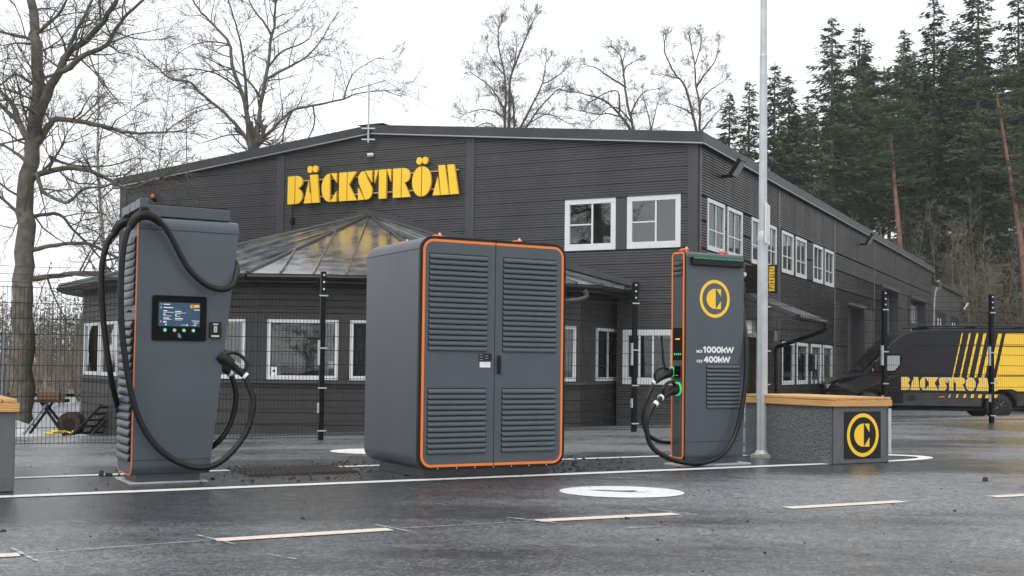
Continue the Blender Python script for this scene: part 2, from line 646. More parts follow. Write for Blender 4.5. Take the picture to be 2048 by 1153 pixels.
def text_mesh(s, size, bold=0.0, align='LEFT', sx=1.0):
    cu = bpy.data.curves.new("lettering", 'FONT')
    cu.body = s
    cu.size = size
    cu.offset = bold
    cu.align_x = align
    cu.resolution_u = 4
    cu.extrude = 0.0008
    o = bpy.data.objects.new("lettering_source", cu)
    col.objects.link(o)
    bpy.context.view_layer.update()
    me = bpy.data.meshes.new_from_object(o.evaluated_get(bpy.context.evaluated_depsgraph_get()))
    bpy.data.objects.remove(o)
    bpy.data.curves.remove(cu)
    for v in me.vertices:
        v.co.x *= sx
    return me


def place_text(name, me, material, parent, origin, xdir, ydir):
    x, y = V3(xdir).normalized(), V3(ydir).normalized()
    z = x.cross(y)
    o = V3(origin)
    for v in me.vertices:
        v.co = o + x * v.co.x + y * v.co.y + z * v.co.z
    me.materials.clear()
    me.materials.append(M[material])
    return link(name, me, parent)


def smoothstep(a, b, x):
    t = min(1, max(0, (x - a) / (b - a)))
    return t * t * (3 - 2 * t)


# ------------------------------------------------------------------ frames of the place
TH = R(29.3)                                   # direction of the charging island
E1 = V3((math.cos(TH), math.sin(TH), 0))
N1 = V3((-math.sin(TH), math.cos(TH), 0))
GA = R(26.75)                                  # the hall's front wall
GD = V3((-math.cos(GA), math.sin(GA), 0))      # along the front wall, away from the near corner
SD = V3((math.sin(GA), math.cos(GA), 0))       # along the long side wall
C0 = V3((3.79, 24.3, 0))
FD = V3((0.9105, 0.4135, 0))                   # fence direction
FN = V3((-0.4135, 0.9105, 0))
FP = V3((-2.67, 16.77, 0))


def gz(x, y):
    """ground height: level round the chargers, tilting a little to the fence, falling to the hall"""
    p = V3((x, y, 0))
    d = (p - V3((0, 10.95, 0))).dot(N1)
    w = smoothstep(3.8, 5.6, d)
    z = w * 0.011 * max(-8, min(12, x - 1.5))
    f = (p - FP).dot(FN)
    if f > 0:
        f2 = min(f, 12.0)
        z -= 0.030 * f2 + 0.0016 * f2 * f2
    # wooded slope behind the hall
    q = (y - 66) + 0.35 * max(0, x - 10)
    if q > 0 and x > -6:
        z += 14.0 * smoothstep(0, 60, q) * smoothstep(-6, 10, x)
    return z


# ------------------------------------------------------------------ ground
def axis(lo, hi, flo, fhi, step, big):
    a, x = [], flo
    while x <= fhi:
        a.append(x)
        x += step
    s, x = step, flo
    while x > lo:
        s = min(big, s * 1.35)
        x -= s
        a.insert(0, x)
    s, x = step, fhi
    while x < hi:
        s = min(big, s * 1.35)
        x += s
        a.append(x)
    return a


def build_ground():
    xs = axis(-380, 380, -14, 26, 0.8, 60)
    ys = axis(-90, 420, 4, 44, 0.8, 60)
    m = B()
    m.v = [(x, y, gz(x, y)) for y in ys for x in xs]
    nx = len(xs)
    m.f = [(j * nx + i, j * nx + i + 1, (j + 1) * nx + i + 1, (j + 1) * nx + i) for j in range(len(ys) - 1) for i in range(nx - 1)]
    o = m.build('ground', 'asphalt', smooth=True)
    o['kind'] = 'structure'
    o['label'] = 'wet dark grey asphalt yard with damp patches'
    # forest floor lies a hand above the sheet behind the hall and out to the distance
    m = B()
    fx = axis(-340, 340, -60, 90, 3.0, 60)
    fy = axis(58, 380, 60, 120, 3.0, 60)
    keep = {}

    def vid(i, j):
        if (i, j) not in keep:
            keep[(i, j)] = len(m.v)
            x, y = fx[i], fy[j]
            m.v.append((x, y, gz(x, y) + 0.12))
        return keep[(i, j)]
    for j in range(len(fy) - 1):
        for i in range(len(fx) - 1):
            x, y = fx[i], fy[j]
            if x > 14 and y < 72 and x < 30:
                continue
            m.f.append((vid(i, j), vid(i + 1, j), vid(i + 1, j + 1), vid(i, j + 1)))
    o = m.build('forest_floor', 'forest_floor', smooth=True)
    o['kind'] = 'structure'
    o['label'] = 'brown leaf-littered forest floor behind the hall'


build_ground()


def strip(name, pts, w, material, z=0.005):
    """painted band along points on the level part of the yard"""
    m = B()
    pts = [V3((p[0], p[1], 0)) for p in pts]
    L, Rr = [], []
    for i, p in enumerate(pts):
        t = (pts[min(i + 1, len(pts) - 1)] - pts[max(i - 1, 0)]).normalized()
        nn = V3((-t.y, t.x, 0))
        ww = w[i] if isinstance(w, (list, tuple)) else w
        L.append(p + nn * ww / 2 + V3((0, 0, z)))
        Rr.append(p - nn * ww / 2 + V3((0, 0, z)))
    n = len(pts)
    m.add(L + Rr, [(n + i, n + i + 1, i + 1, i) for i in range(n - 1)])
    o = m.build(name, material)
    o['kind'] = 'structure'
    return o


def along(p, d, t0, t1, n=2):
    return [V3(p) + V3(d) * (t0 + (t1 - t0) * k / (n - 1)) for k in range(n)]


LN = V3((0.876, 0.482, 0)).normalized()
# island outline: near line, rounded nose, far line
near = along((-3.834, 8.993, 0), LN, -3.0, 8.2, 24)
tip = [(3.75, 13.16), (4.15, 13.40), (4.55, 13.66), (4.80, 13.90), (4.90, 14.10), (4.86, 14.27), (4.66, 14.40), (4.35, 14.42), (4.0, 14.40), (3.4, 14.29)]
o = strip('lane_marking', near[:-3] + smooth_path([(p[0], p[1], 0) for p in tip], 4), [0.15] * 21 + [0.14 + 0.06 * math.exp(-((i - 22) / 7.0) ** 2) for i in range(37)], 'white_line')
o['label'] = 'white line with a rounded nose along the charging island'
o = strip('lane_marking', [(-7.5, 8.1), (-4.322, 10.433), (-2.637, 11.42), (0.689, 13.247), (1.683, 13.79), (3.4, 14.29)], 0.125, 'white_line', 0.0045)
o['label'] = 'white line behind the charging cabinets'
for i, (a, b) in enumerate([((-1.708, 6.946), (-0.748, 7.486)), ((0.185, 7.972), (1.175, 8.434)), ((2.051, 8.86), (3.083, 9.39)), ((3.95, 9.80), (5.0, 10.33)), ((-3.6, 5.85), (-2.60, 6.36))]):
    o = strip('parking_dash', [a, b], 0.125, 'cream_line')
    o['label'] = 'cream dash of the parking bay line'
for a, b in [((-1.86, 7.12), (-1.55, 6.78)), ((-0.86, 7.66), (-0.60, 7.36)), ((-2.72, 6.55), (-2.42, 6.14)), ((-0.02, 8.10), (0.32, 7.84)), ((1.02, 8.66), (1.30, 8.36))]:
    strip('paint_tick', [a, b], 0.022, 'chalk', 0.009)['label'] = 'thin setting-out tick across the dash end'
for a, b in [((-2.6, 6.36), (-1.72, 6.93)), ((-0.72, 7.5), (0.2, 7.95)), ((-1.3, 6.45), (-1.12, 6.30)), ((0.72, 7.63), (0.98, 7.76)), ((3.1, 9.4), (3.5, 9.6))]:
    strip('paint_tick', [a, b], 0.016, 'chalk', 0.008)['label'] = 'faint setting-out line between the dashes'


def disc(cx, cy, r, label):
    m = B()
    p = [(cx + r * math.cos(R(7.5 * k)), cy + 0.86 * r * math.sin(R(7.5 * k)), 0.005) for k in range(48)]
    m.add(p, [tuple(range(48))])
    o = m.build('charging_marking', 'white_line')
    o['kind'] = 'structure'
    o['label'] = label
    return o


d1 = disc(0.92, 9.86, 0.515, 'white painted disc with a dark bolt on the asphalt')
m = B()
m.add([(0.64, 9.93, 0.009), (0.80, 9.88, 0.009), (0.92, 9.83, 0.009), (1.15, 9.80, 0.009), (1.0, 9.86, 0.009), (1.06, 9.95, 0.009), (0.90, 9.91, 0.009), (0.78, 9.95, 0.009)], [(0, 1, 2, 3, 4, 5, 6, 7)])
o = m.build('bolt_marking', 'asphalt', d1)
disc(-1.62, 14.05, 0.5, 'white painted disc half hidden behind the wide cabinet')

# steel grate and gravel between charger and cabinet
def build_grate():
    t = thing('drain_grate', 'rusty steel walkway grate set in the asphalt beside the wide cabinet', 'grate', (-2.35, 10.80, 0.006), TH)
    m = B()
    m.box((0, 0, -0.004), (1.05, 0.8, 0.001))
    m.build('bed', 'grate', t)
    for k in range(22):
        x = 0.02 + k * 0.048
        boxo('bar', (x, 0, 0.002), (x + 0.011, 0.8, 0.016), 'grate', t)
    for k in range(5):
        y = 0.05 + k * 0.17
        boxo('bar', (0, y, 0.001), (1.05, y + 0.014, 0.0125), 'grate', t)


build_grate()


def build_gravel():
    rg = random.Random(5)
    m = B()
    def stone(x, y, r):
        vs = []
        for a in range(5):
            an = a * 1.257 + rg.random()
            vs.append((x + r * math.cos(an) * rg.uniform(.7, 1.2), y + r * math.sin(an) * rg.uniform(.7, 1.2), 0.0))
        h = r * rg.uniform(.6, 1.1)
        up = [(x + (a - x) * rg.uniform(.6, .95), y + (b - y) * rg.uniform(.6, .95), h * rg.uniform(.7, 1.1)) for a, b, c in vs]
        m.add(vs + up, [(i, (i + 1) % 5, 5 + (i + 1) % 5, 5 + i) for i in range(5)] + [(5, 6, 7, 8, 9)])
    for k in range(1300):
        u = rg.gauss(-1.0, 0.9) if k % 2 else rg.gauss(1.15, 0.45)
        v = rg.uniform(0.25, 2.1) if k % 3 else rg.gauss(1.85, 0.22)
        p = V3((0, 10.95, 0)) + E1 * u + N1 * v
        stone(p.x, p.y, min(0.024, 0.004 + rg.expovariate(210)))
    for k in range(320):
        p = V3((rg.uniform(-5, 7), rg.uniform(6, 15), 0))
        stone(p.x, p.y, min(0.016, 0.004 + rg.expovariate(420)))
    for x, y, r in [(-3.6, 10.72, .04), (-3.68, 10.75, .03), (4.45, 11.2, .035), (-3.05, 7.2, .03), (0.8, 8.15, .02)]:
        stone(x, y, r)
    o = m.build('gravel', 'gravel')
    tag(o, 'loose dark grit scattered round the cabinets', None, kind='stuff')


build_gravel()

# ------------------------------------------------------------------ the hall
EAVE, RIDGE, GW, SL = 5.62, 6.44, 15.92, 35.4


def wallpt(sg, z, out):
    """point on the front wall"""
    return C0 + GD * sg - SD * out + V3((0, 0, z))


def sidept(s, z, out):
    return C0 + SD * s - GD * out + V3((0, 0, z))


def roofline(sg):
    return EAVE + (RIDGE - EAVE) * (1 - abs(sg - GW / 2) / (GW / 2))


hall = thing('industrial_hall', 'two-storey dark grey ribbed metal hall with a low gable and white windows', 'building', (C0.x, C0.y, 0))
H0 = V3((C0.x, C0.y, 0))


def hb(m, name, material, parent=hall, **k):
    """build with world coordinates, parented to the hall"""
    off = H0 if parent is hall or (parent is not None and parent.parent is hall) else V3((0, 0, 0))
    m.v = [(p[0] - off.x, p[1] - off.y, p[2] - off.z) for p in m.v]
    return m.build(name, material, parent, **k)


RIBS = []
for k in range(5):
    z = k * 0.057
    RIBS += [(z + 0.001, 0.003 if k else -0.006), (z + 0.012, 0.017), (z + 0.040, 0.017), (z + 0.050, 0.004)]
PITCH = 0.285


def boards(parent, ptfn, s0, s1, zlo, zhi, holes, material, profile=RIBS, pitch=PITCH, limit=None, out0=0.0, z_off=0.0):
    """cladding boards between s0 and s1; holes = (s0, s1, z0, z1); each board piece is its own object"""
    n0 = math.floor((zlo - z_off) / pitch)
    n1 = math.ceil((zhi - z_off) / pitch)
    for r in range(n0, n1):
        zb = z_off + r * pitch
        za, zt = max(zb, zlo), min(zb + pitch, zhi)
        if zt - za < 0.02:
            continue
        cuts = sorted({za, zt} | {h for q in holes for h in (q[2], q[3]) if za < h < zt})
        # split the row where an opening begins or ends inside it
        for ca, cb in zip(cuts, cuts[1:]):
            if cb - ca < 0.012:
                continue
            blk = sorted((q[0], q[1]) for q in holes if q[2] < cb - 1e-4 and q[3] > ca + 1e-4)
            segs, x = [], s0
            for a, b in blk:
                a, b = max(a, s0), min(b, s1)
                if b <= x:
                    continue
                if a > x:
                    segs.append((x, a))
                x = max(x, b)
            if x < s1:
                segs.append((x, s1))
            for a, b in segs:
                if b - a < 0.02:
                    continue
                prof = [(ca - zb, None)] + [p for p in profile if ca - zb < p[0] < cb - zb] + [(cb - zb, None)]
                rows = []
                for pz, po in prof:
                    if po is None:
                        po = -0.006
                    aa, bb = a, b
                    if limit:
                        zz = zb + pz
                        if zz > EAVE:
                            w = (zz - EAVE) / (RIDGE - EAVE) * GW / 2
                            aa, bb = max(a, w), min(b, GW - w)
                        if bb - aa < 0.01:
                            continue
                    rows.append((aa, bb, zb + pz, po))
                if len(rows) < 2:
                    continue
                m = B()
                for aa, bb, z, po in rows:
                    m.v += [tuple(ptfn(aa, z, out0 + po)), tuple(ptfn(bb, z, out0 + po))]
                m.f = [(2 * i, 2 * i + 1, 2 * i + 3, 2 * i + 2) for i in range(len(rows) - 1)]
                hb(m, 'cladding_board', material, parent)


def window(parent, ptfn, s0, s1, z0, z1, fw=0.09, mull=(), bars=(), out=0.035, curtain=None, off=None, room=True, pane='glass'):
    """white framed window standing proud of the wall: frame, pane, glazing bars, dark room behind"""
    off = H0 if off is None else off

    def bx(m, a, b, c, d, o0, o1):
        P = [ptfn(x, z, o) for x, z, o in ((a, c, o0), (b, c, o0), (b, c, o1), (a, c, o1), (a, d, o0), (b, d, o0), (b, d, o1), (a, d, o1))]
        m.add([p - off for p in P], [(0, 3, 2, 1), (4, 5, 6, 7), (0, 1, 5, 4), (1, 2, 6, 5), (2, 3, 7, 6), (3, 0, 4, 7)])
    w = bpy.data.objects.new('window', None)
    w.empty_display_size = 0.1
    col.objects.link(w)
    w.parent = parent
    m = B()
    bx(m, s0, s1, z0, z0 + fw * 1.25, -0.05, out)
    bx(m, s0, s1, z1 - fw, z1, -0.05, out)
    bx(m, s0, s0 + fw, z0 + fw * 1.25, z1 - fw, -0.05, out)
    bx(m, s1 - fw, s1, z0 + fw * 1.25, z1 - fw, -0.05, out)
    m.build('frame', 'frame_white', w, bevel=0.006)
    m = B()
    P = [ptfn(x, z, 0.0) - off for x, z in ((s0 + fw, z0 + fw), (s1 - fw, z0 + fw), (s1 - fw, z1 - fw), (s0 + fw, z1 - fw))]
    m.add(P, [(0, 1, 2, 3)])
    m.build('pane', pane, w)
    for x in mull:
        m = B()
        bx(m, x - 0.018, x + 0.018, z0 + fw, z1 - fw, 0.002, 0.022)
        m.build('glazing_bar', 'frame_white', w)
    for a, b, z in bars:
        m = B()
        bx(m, a, b, z - 0.014, z + 0.014, 0.002, 0.018)
        m.build('glazing_bar', 'frame_white', w)
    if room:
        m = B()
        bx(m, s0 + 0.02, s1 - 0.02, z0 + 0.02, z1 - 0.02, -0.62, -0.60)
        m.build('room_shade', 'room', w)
    if curtain:
        m = B()
        for a, b in curtain:
            n = max(6, int((b - a) / 0.035))
            k = len(m.v)
            for i in range(n + 1):
                x = a + (b - a) * i / n
                o_ = -0.16 + 0.022 * (1 if i % 2 else -1)
                m.v += [tuple(ptfn(x, z0 + 0.03, o_) - off), tuple(ptfn(x, z1 - 0.03, o_) - off)]
            m.f += [(k + 2 * i, k + 2 * i + 2, k + 2 * i + 3, k + 2 * i + 1) for i in range(n)]
        m.build('curtain', 'curtain', w)
    return w


def build_hall():
    # wall cores (behind the boards), openings left out by building the core 0.62 m back where windows are
    front_w = [(1.80, 2.98, 3.50, 4.61), (0.365, 1.545, 3.50, 4.61), (0.45, 1.62, 0.66, 1.80)]
    side_w = [(0.56, 1.80, 3.49, 4.58), (2.0, 3.2, 3.49, 4.58), (3.98, 5.2, 3.49, 4.58), (5.32, 6.3, 3.49, 4.58), (6.85, 8.08, 3.49, 4.57), (8.36, 9.6, 3.49, 4.57),
              (10.45, 11.7, 3.49, 4.57), (11.98, 13.23, 3.49, 4.57),
              (6.9, 8.2, 0.60, 1.72), (8.5, 9.8, 0.60, 1.72), (10.2, 11.5, 0.60, 1.72), (11.75, 13.0, 0.60, 1.72)]
    side_d = [(15.4, 18.3, -1.0, 3.08), (21.7, 25.5, -1.0, 4.06), (28.7, 33.2, -1.0, 4.06)]
    m = B()
    P = [wallpt(s, z, -0.75) for s, z in ((0.7, -1), (GW, -1), (GW, EAVE), (GW / 2, RIDGE), (0.7, EAVE))]
    m.add(P, [(0, 1, 2, 3, 4)])
    fw = hb(m, 'front_wall', 'room')
    m = B()
    P = [sidept(s, z, -0.75) for s, z in ((0.7, -1), (SL, -1), (SL, EAVE), (0.7, EAVE))]
    m.add(P, [(3, 2, 1, 0)])
    sw = hb(m, 'side_wall', 'room')
    m = B()
    m.add([wallpt(GW, -1, 0), wallpt(GW, EAVE, 0), wallpt(GW, EAVE, -SL), wallpt(GW, -1, -SL)], [(0, 1, 2, 3)])
    m.add([wallpt(s, z, -SL) for s, z in ((0, -1), (GW, -1), (GW, EAVE), (GW / 2, RIDGE), (0, EAVE))], [(4, 3, 2, 1, 0)])
    hb(m, 'rear_wall', 'clad_side')
    # vertical trims
    for a, b in ((0.0, 0.21), (5.22, 5.44), (10.52, 10.75), (15.70, GW)):
        m = B()
        zt = roofline((a + b) / 2) + 0.05
        P = [wallpt(x, z, o) for x, z, o in ((a, -1, -0.03), (b, -1, -0.03), (b, -1, 0.032), (a, -1, 0.032), (a, zt, -0.03), (b, zt, -0.03), (b, zt, 0.032), (a, zt, 0.032))]
        m.add(P, [(0, 3, 2, 1), (4, 5, 6, 7), (0, 1, 5, 4), (1, 2, 6, 5), (2, 3, 7, 6), (3, 0, 4, 7)])
        hb(m, 'vertical_trim', 'clad_trim')
    annex_hole = [(1.75, 14.3, -1, 2.45)]
    for a, b in ((0.21, 5.22), (5.44, 10.52), (10.75, 15.70)):
        boards(fw, wallpt, a, b, -0.28, RIDGE + 0.02, front_w + annex_hole, 'clad', limit=True, z_off=0.05)
    bays = [0.0, 6.58, 13.37, 20.13, 27.38, SL]
    for a, b in zip(bays, bays[1:]):
        m = B()
        x0 = a - 0.09 if a else a + 0.034
        x1 = a + 0.09 if a else 0.13
        for z0_, z1_ in ((-1, EAVE + 0.03),):
            P = [sidept(x, z, o) for x, z, o in ((x0, z0_, -0.03), (x1, z0_, -0.03), (x1, z0_, 0.03), (x0, z0_, 0.03), (x0, z1_, -0.03), (x1, z1_, -0.03), (x1, z1_, 0.03), (x0, z1_, 0.03))]
            m.add(P, [(1, 2, 3, 0), (7, 6, 5, 4), (4, 5, 1, 0), (5, 6, 2, 1), (6, 7, 3, 2), (7, 4, 0, 3)])
        hb(m, 'vertical_trim', 'clad_trim')
        boards(sw, sidept, x1, (b - 0.09), -0.5, EAVE + 0.02, side_w + side_d, 'clad_side', profile=[(z, o * 1.5 if o > 0.01 else o - 0.004) for z, o in RIBS], z_off=0.05)
    # windows
    for i, (a, b, c, d) in enumerate(front_w[:2]):
        mid = a + (b - a) * 0.46
        window(hall, wallpt, a, b, c, d, 0.112, mull=[mid], bars=[(mid, b - 0.112, c + 0.56)])
    window(hall, wallpt, *front_w[2], 0.12, mull=[0.95, 1.25], curtain=[(1.28, 1.45)])
    for i, (a, b, c, d) in enumerate(side_w):
        up = c > 3
        window(hall, sidept, a, b, c, d, 0.085, mull=[(a + b) / 2] if up else [], bars=[(a + 0.09, b - 0.09, (c + d) / 2 - 0.1)] if up else [],
               curtain=[(a + 0.1, a + 0.36), (b - 0.36, b - 0.1)] if up else [(a + 0.1, a + 0.25)], pane='glass_side')
    # trim between paired front windows and the head flashing over them
    m = B()
    m.obox(wallpt(1.545, 3.5, -0.02), GD * 0.255, -SD * 0.045, V3((0, 0, 1.11)))
    hb(m, 'window_trim', 'clad_trim')
    m = B()
    m.obox(wallpt(0.33, 4.612, -0.02), GD * 2.68, -SD * 0.075, V3((0, 0, 0.05)))
    hb(m, 'head_flashing', 'fascia')
    # recessed doors on the side
    for i, (a, b, c, d) in enumerate(side_d):
        dr = bpy.data.objects.new('door', None)
        col.objects.link(dr)
        dr.parent = hall
        m = B()
        m.obox(sidept(a, -1, -0.42), SD * (b - a), -GD * 0.04, V3((0, 0, d + 1)))
        hb(m, 'door_leaf', 'clad_trim', dr)
        m = B()
        for s_ in (a - 0.0, b):
            m.obox(sidept(s_, -1, -0.42), SD * 0.03, -GD * 0.44, V3((0, 0, d + 1)))
        m.obox(sidept(a - 0.1, d, -0.42), SD * (b - a + 0.2), -GD * 0.50, V3((0, 0, 0.09)))
        hb(m, 'reveal', 'clad_trim', dr)
        if i:
            for k in range(4):
                for r_ in range(4):
                    x = a + 0.25 + k * (b - a - 0.5) / 4
                    z = d - 0.95 - r_ * 1.0
                    m = B()
                    for q in ((0, 0, 0.62, 0.07), (0, 0.7, 0.62, 0.07), (0, 0.07, 0.08, 0.63), (0.54, 0.07, 0.08, 0.63)):
                        m.obox(sidept(x + q[0], z + q[1], -0.375), SD * q[2], -GD * 0.03, V3((0, 0, q[3])))
                    hb(m, 'door_light', 'frame_white', dr)
            for x in (a + 0.06, (a + b) / 2, b - 0.12):
                m = B()
                m.obox(sidept(x, -0.6, -0.375), SD * 0.06, -GD * 0.06, V3((0, 0, d + 0.5)))
                hb(m, 'door_track', 'edge', dr)
    # roof, fascia and drip edges
    ov, th = 0.14, 0.215
    for sgn in (0, 1):
        m = B()
        sA, sB = (-ov, GW / 2) if not sgn else (GW / 2, GW + ov)
        zA = EAVE + th if not sgn else RIDGE + 0.18
        zB = RIDGE + 0.18 if not sgn else EAVE + th
        m.add([wallpt(sA, zA, ov), wallpt(sB, zB, ov), wallpt(sB, zB, -SL - ov), wallpt(sA, zA, -SL - ov)], [(3, 2, 1, 0)])
        hb(m, 'roof_sheet', 'fascia')
        zA2 = EAVE if not sgn else RIDGE
        zB2 = RIDGE if not sgn else EAVE
        nseg = 3
        for k in range(nseg):
            t0, t1 = k / nseg, (k + 1) / nseg
            s_a, s_b = sA + (sB - sA) * t0, sA + (sB - sA) * t1
            l = lambda a_, b_, t: a_ + (b_ - a_) * t
            m = B()
            q = [(s_a, l(zA2, zB2, t0)), (s_b, l(zA2, zB2, t1)), (s_b, l(zA, zB, t1) + 0.012), (s_a, l(zA, zB, t0) + 0.012)]
            dd = 0.003 * (k % 2)
            m.prism(q, lambda a_, b_, d_: wallpt(a_, b_, d_), 0.07, ov + 0.004 + dd)
            hb(m, 'fascia_panel', 'fascia')
        m = B()
        q = [(sA, zA2 - 0.028), (sB, zB2 - 0.028), (sB, zB2 - 0.001), (sA, zA2 - 0.001)]
        m.prism(q, lambda a_, b_, d_: wallpt(a_, b_, d_), 0.03, ov + 0.012)
        hb(m, 'drip_edge', 'edge')
    m = B()
    m.obox(sidept(-ov, EAVE + 0.0, 0.06), SD * (SL + ov), -GD * 0.085, V3((0, 0, th + 0.004)))
    hb(m, 'side_fascia', 'fascia')
    m = B()
    m.obox(sidept(-ov, EAVE - 0.022, 0.09), SD * (SL + ov), -GD * 0.063, V3((0, 0, 0.02)))
    hb(m, 'drip_edge', 'edge')
    m = B()
    m.obox(wallpt(GW / 2 - 0.35, RIDGE + 0.20, ov), GD * 0.7, SD * (SL * 0.3), V3((0, 0, 0.012)))
    hb(m, 'ridge_cap', 'fascia')
    # lower rear wing
    m = B()
    m.add([sidept(s, z, 0.0) for s, z in ((SL, -1), (47.6, -1), (47.6, 5.28), (SL, 5.28))], [(0, 1, 2, 3)])
    m.add([sidept(47.6, -1, 0), sidept(47.6, -1, -14), sidept(47.6, 5.28, -14), sidept(47.6, 5.28, 0)], [(0, 1, 2, 3)])
    m.add([sidept(SL, 5.28, 0.1), sidept(47.8, 5.28, 0.1), sidept(47.8, 5.4, -14), sidept(SL, 5.4, -14)], [(0, 1, 2, 3)])
    w2 = hb(m, 'rear_wing', 'clad_side')
    m = B()
    m.obox(sidept(SL, 5.16, 0.02), SD * 12.4, -GD * 0.14, V3((0, 0, 0.13)))
    hb(m, 'rear_fascia', 'clad_trim')
    for a in (37.2, 43.0):
        m = B()
        m.obox(sidept(a, -1, 0.002), SD * 3.6, -GD * 0.01, V3((0, 0, 4.9)))
        dr = hb(m, 'rear_door', 'void')
        for k in (0.3, 1.3):
            m = B()
            m.obox(sidept(a + k, 2.6, 0.014), SD * 0.35, -GD * 0.01, V3((0, 0, 0.95)))
            hb(m, 'door_light', 'frame_white', dr)
    m = B()
    p = smooth_path([sidept(SL + 0.1, 5.2, 0.3), sidept(SL + 0.4, 4.9, 0.32), sidept(SL + 0.2, 4.3, 0.08), sidept(SL + 0.2, -0.6, 0.08)], 4)
    m.tube(p, 0.07, 6)
    hb(m, 'downpipe', 'edge')


build_hall()

# ------------------------------------------------------------------ twelve-sided annex in front of the gable
def APT(ph, r, z):
    return wallpt(8.0 + r * math.sin(R(ph)), z, r * math.cos(R(ph)))


def build_annex():
    RW, RE, ZE, ZA = 6.32, 6.80, 2.62, 4.50
    base = APT(0, 5, -0.25)
    t = thing('annex_pavilion', 'low dark many-sided annex with a wet metal hip roof under the yellow sign', 'building', base)
    off = V3(base)

    def ab(m, name, material, parent=t, **k):
        m.v = [(p[0] - off.x, p[1] - off.y, p[2] - off.z) for p in m.v]
        return m.build(name, material, parent, **k)
    phs = [105, 75, 45, 15, -15, -45, -75, -105]
    fac_w = 2 * RW * math.sin(R(15))
    wins = {1: [], 2: [(0.28, 1.52), (1.62, 2.92)], 3: [(0.35, 1.55), (1.85, 3.0)], 4: [(0.18, 1.47), (1.68, 2.95)], 5: [(0.3, 1.5), (1.95, 3.15)], 6: [(0.80, 2.10)]}
    for i in range(1, 7):
        A, Bq = APT(phs[i], RW, 0), APT(phs[i + 1], RW, 0)
        d = (Bq - A).normalized()
        nn = V3((d.y, -d.x, 0))
        L = (Bq - A).length
        pf = lambda s, z, o, A=A, d=d, nn=nn: A + d * s + nn * o + V3((0, 0, z))
        holes = [(a, b, 0.72, 1.82) for a, b in wins[i]]
        m = B()
        m.add([pf(s, z, 0) - nn * 0.7 for s, z in ((-0.1, -0.6), (L + 0.1, -0.6), (L + 0.1, 2.6), (-0.1, 2.6))], [(0, 1, 2, 3)])
        wl_ = ab(m, 'wall', 'room')
        # boards
        rows = [(z, z + 0.225) for z in [-0.56 + 0.225 * k for k in range(6)]] + [(1.82 + 0.118 * k, 1.82 + 0.118 * (k + 1)) for k in range(6)]
        for za, zb in rows:
            if za > 0.66 and za < 1.8:
                continue
            zb = min(zb, 0.66) if za < 1 else zb
            if zb - za < 0.03:
                continue
            m = B()
            for z, o in ((za, -0.006), (za + 0.012, 0.006), (zb - 0.004, 0.006), (zb, -0.004)):
                m.v += [pf(0, z, o), pf(L, z, o)]
            m.f = [(0, 1, 3, 2), (2, 3, 5, 4), (4, 5, 7, 6)]
            ab(m, 'wall_board', 'annex_wall', wl_)
        # vertical panels between the windows
        x = 0
        for a, b in wins[i] + [(L, L)]:
            if a - x > 0.03:
                n = max(1, round((a - x) / 0.16))
                for k in range(n):
                    xa, xb = x + (a - x) * k / n, x + (a - x) * (k + 1) / n
                    m = B()
                    m.obox(pf(xa + 0.003, 0.70, -0.03), d * (xb - xa - 0.006), nn * 0.034, V3((0, 0, 1.13)))
                    ab(m, 'wall_panel', 'annex_wall', wl_)
            x = b
        for j, (a, b) in enumerate(wins[i]):
            c_ = [(a + 0.07, a + 0.28)] if (i + j) % 2 else [(b - 0.30, b - 0.07), (a + 0.06, a + 0.16)]
            w = window(t, pf, a, b, 0.72, 1.82, 0.062, mull=[(a + b) / 2] if i == 6 else [], curtain=c_, off=off)
        # sill ledge
        m = B()
        m.obox(pf(-0.02, 0.655, -0.02), d * (L + 0.04), nn * 0.10, V3((0, 0, 0.05)))
        ab(m, 'sill_ledge', 'clad_trim')
        # soffit, gutter and roof facet
        A2, B2 = APT(phs[i], RE, ZE), APT(phs[i + 1], RE, ZE)
        A3, B3 = APT(phs[i], RW - 0.05, ZE - 0.14), APT(phs[i + 1], RW - 0.05, ZE - 0.14)
        m = B()
        m.add([A2 - V3((0, 0, .14)), B2 - V3((0, 0, .14)), B3, A3], [(0, 3, 2, 1)])
        ab(m, 'soffit', 'annex_wall')
        m = B()
        m.tube([A2 - V3((0, 0, .06)) + nn * 0.02, B2 - V3((0, 0, .06)) + nn * 0.02], 0.062, 8)
        ab(m, 'gutter', 'black', smooth='auto')
        m = B()
        m.obox(A2 - V3((0, 0, .15)) - nn * 0.02, B2 - A2, nn * -0.03, V3((0, 0, 0.14)))
        ab(m, 'eave_board', 'clad_trim')
        ap = wallpt(8.0, ZA, 0.06)
        m = B()
        m.add([A2 + nn * 0.05, B2 + nn * 0.05, ap], [(0, 1, 2)])
        rf = ab(m, 'roof_facet', 'wet_roof')
        # standing seams run up the facet at right angles to the eave
        mid = (A2 + B2) / 2
        fn = (B2 - A2).cross(ap - A2).normalized()
        if fn.z < 0:
            fn = -fn
        EL = (B2 - A2).length
        up = (ap - mid)
        for k in range(1, 6):
            x = EL * k / 6
            tmax = 1 - abs(x - EL / 2) / (EL / 2)
            if tmax < 0.06:
                continue
            p0 = A2 + (B2 - A2) * (x / EL) + nn * 0.05
            p1 = p0 + up * (tmax * 0.985)
            m = B()
            m.obox(p0 - d * 0.012, d * 0.024, p1 - p0, fn * 0.045)
            ab(m, 'standing_seam', 'wet_roof', rf)
        m = B()
        m.tube([A2 + nn * 0.04 + V3((0, 0, 0.015)), ap + V3((0, 0, 0.02))], 0.035, 6)
        ab(m, 'hip_cap', 'clad_trim', rf)
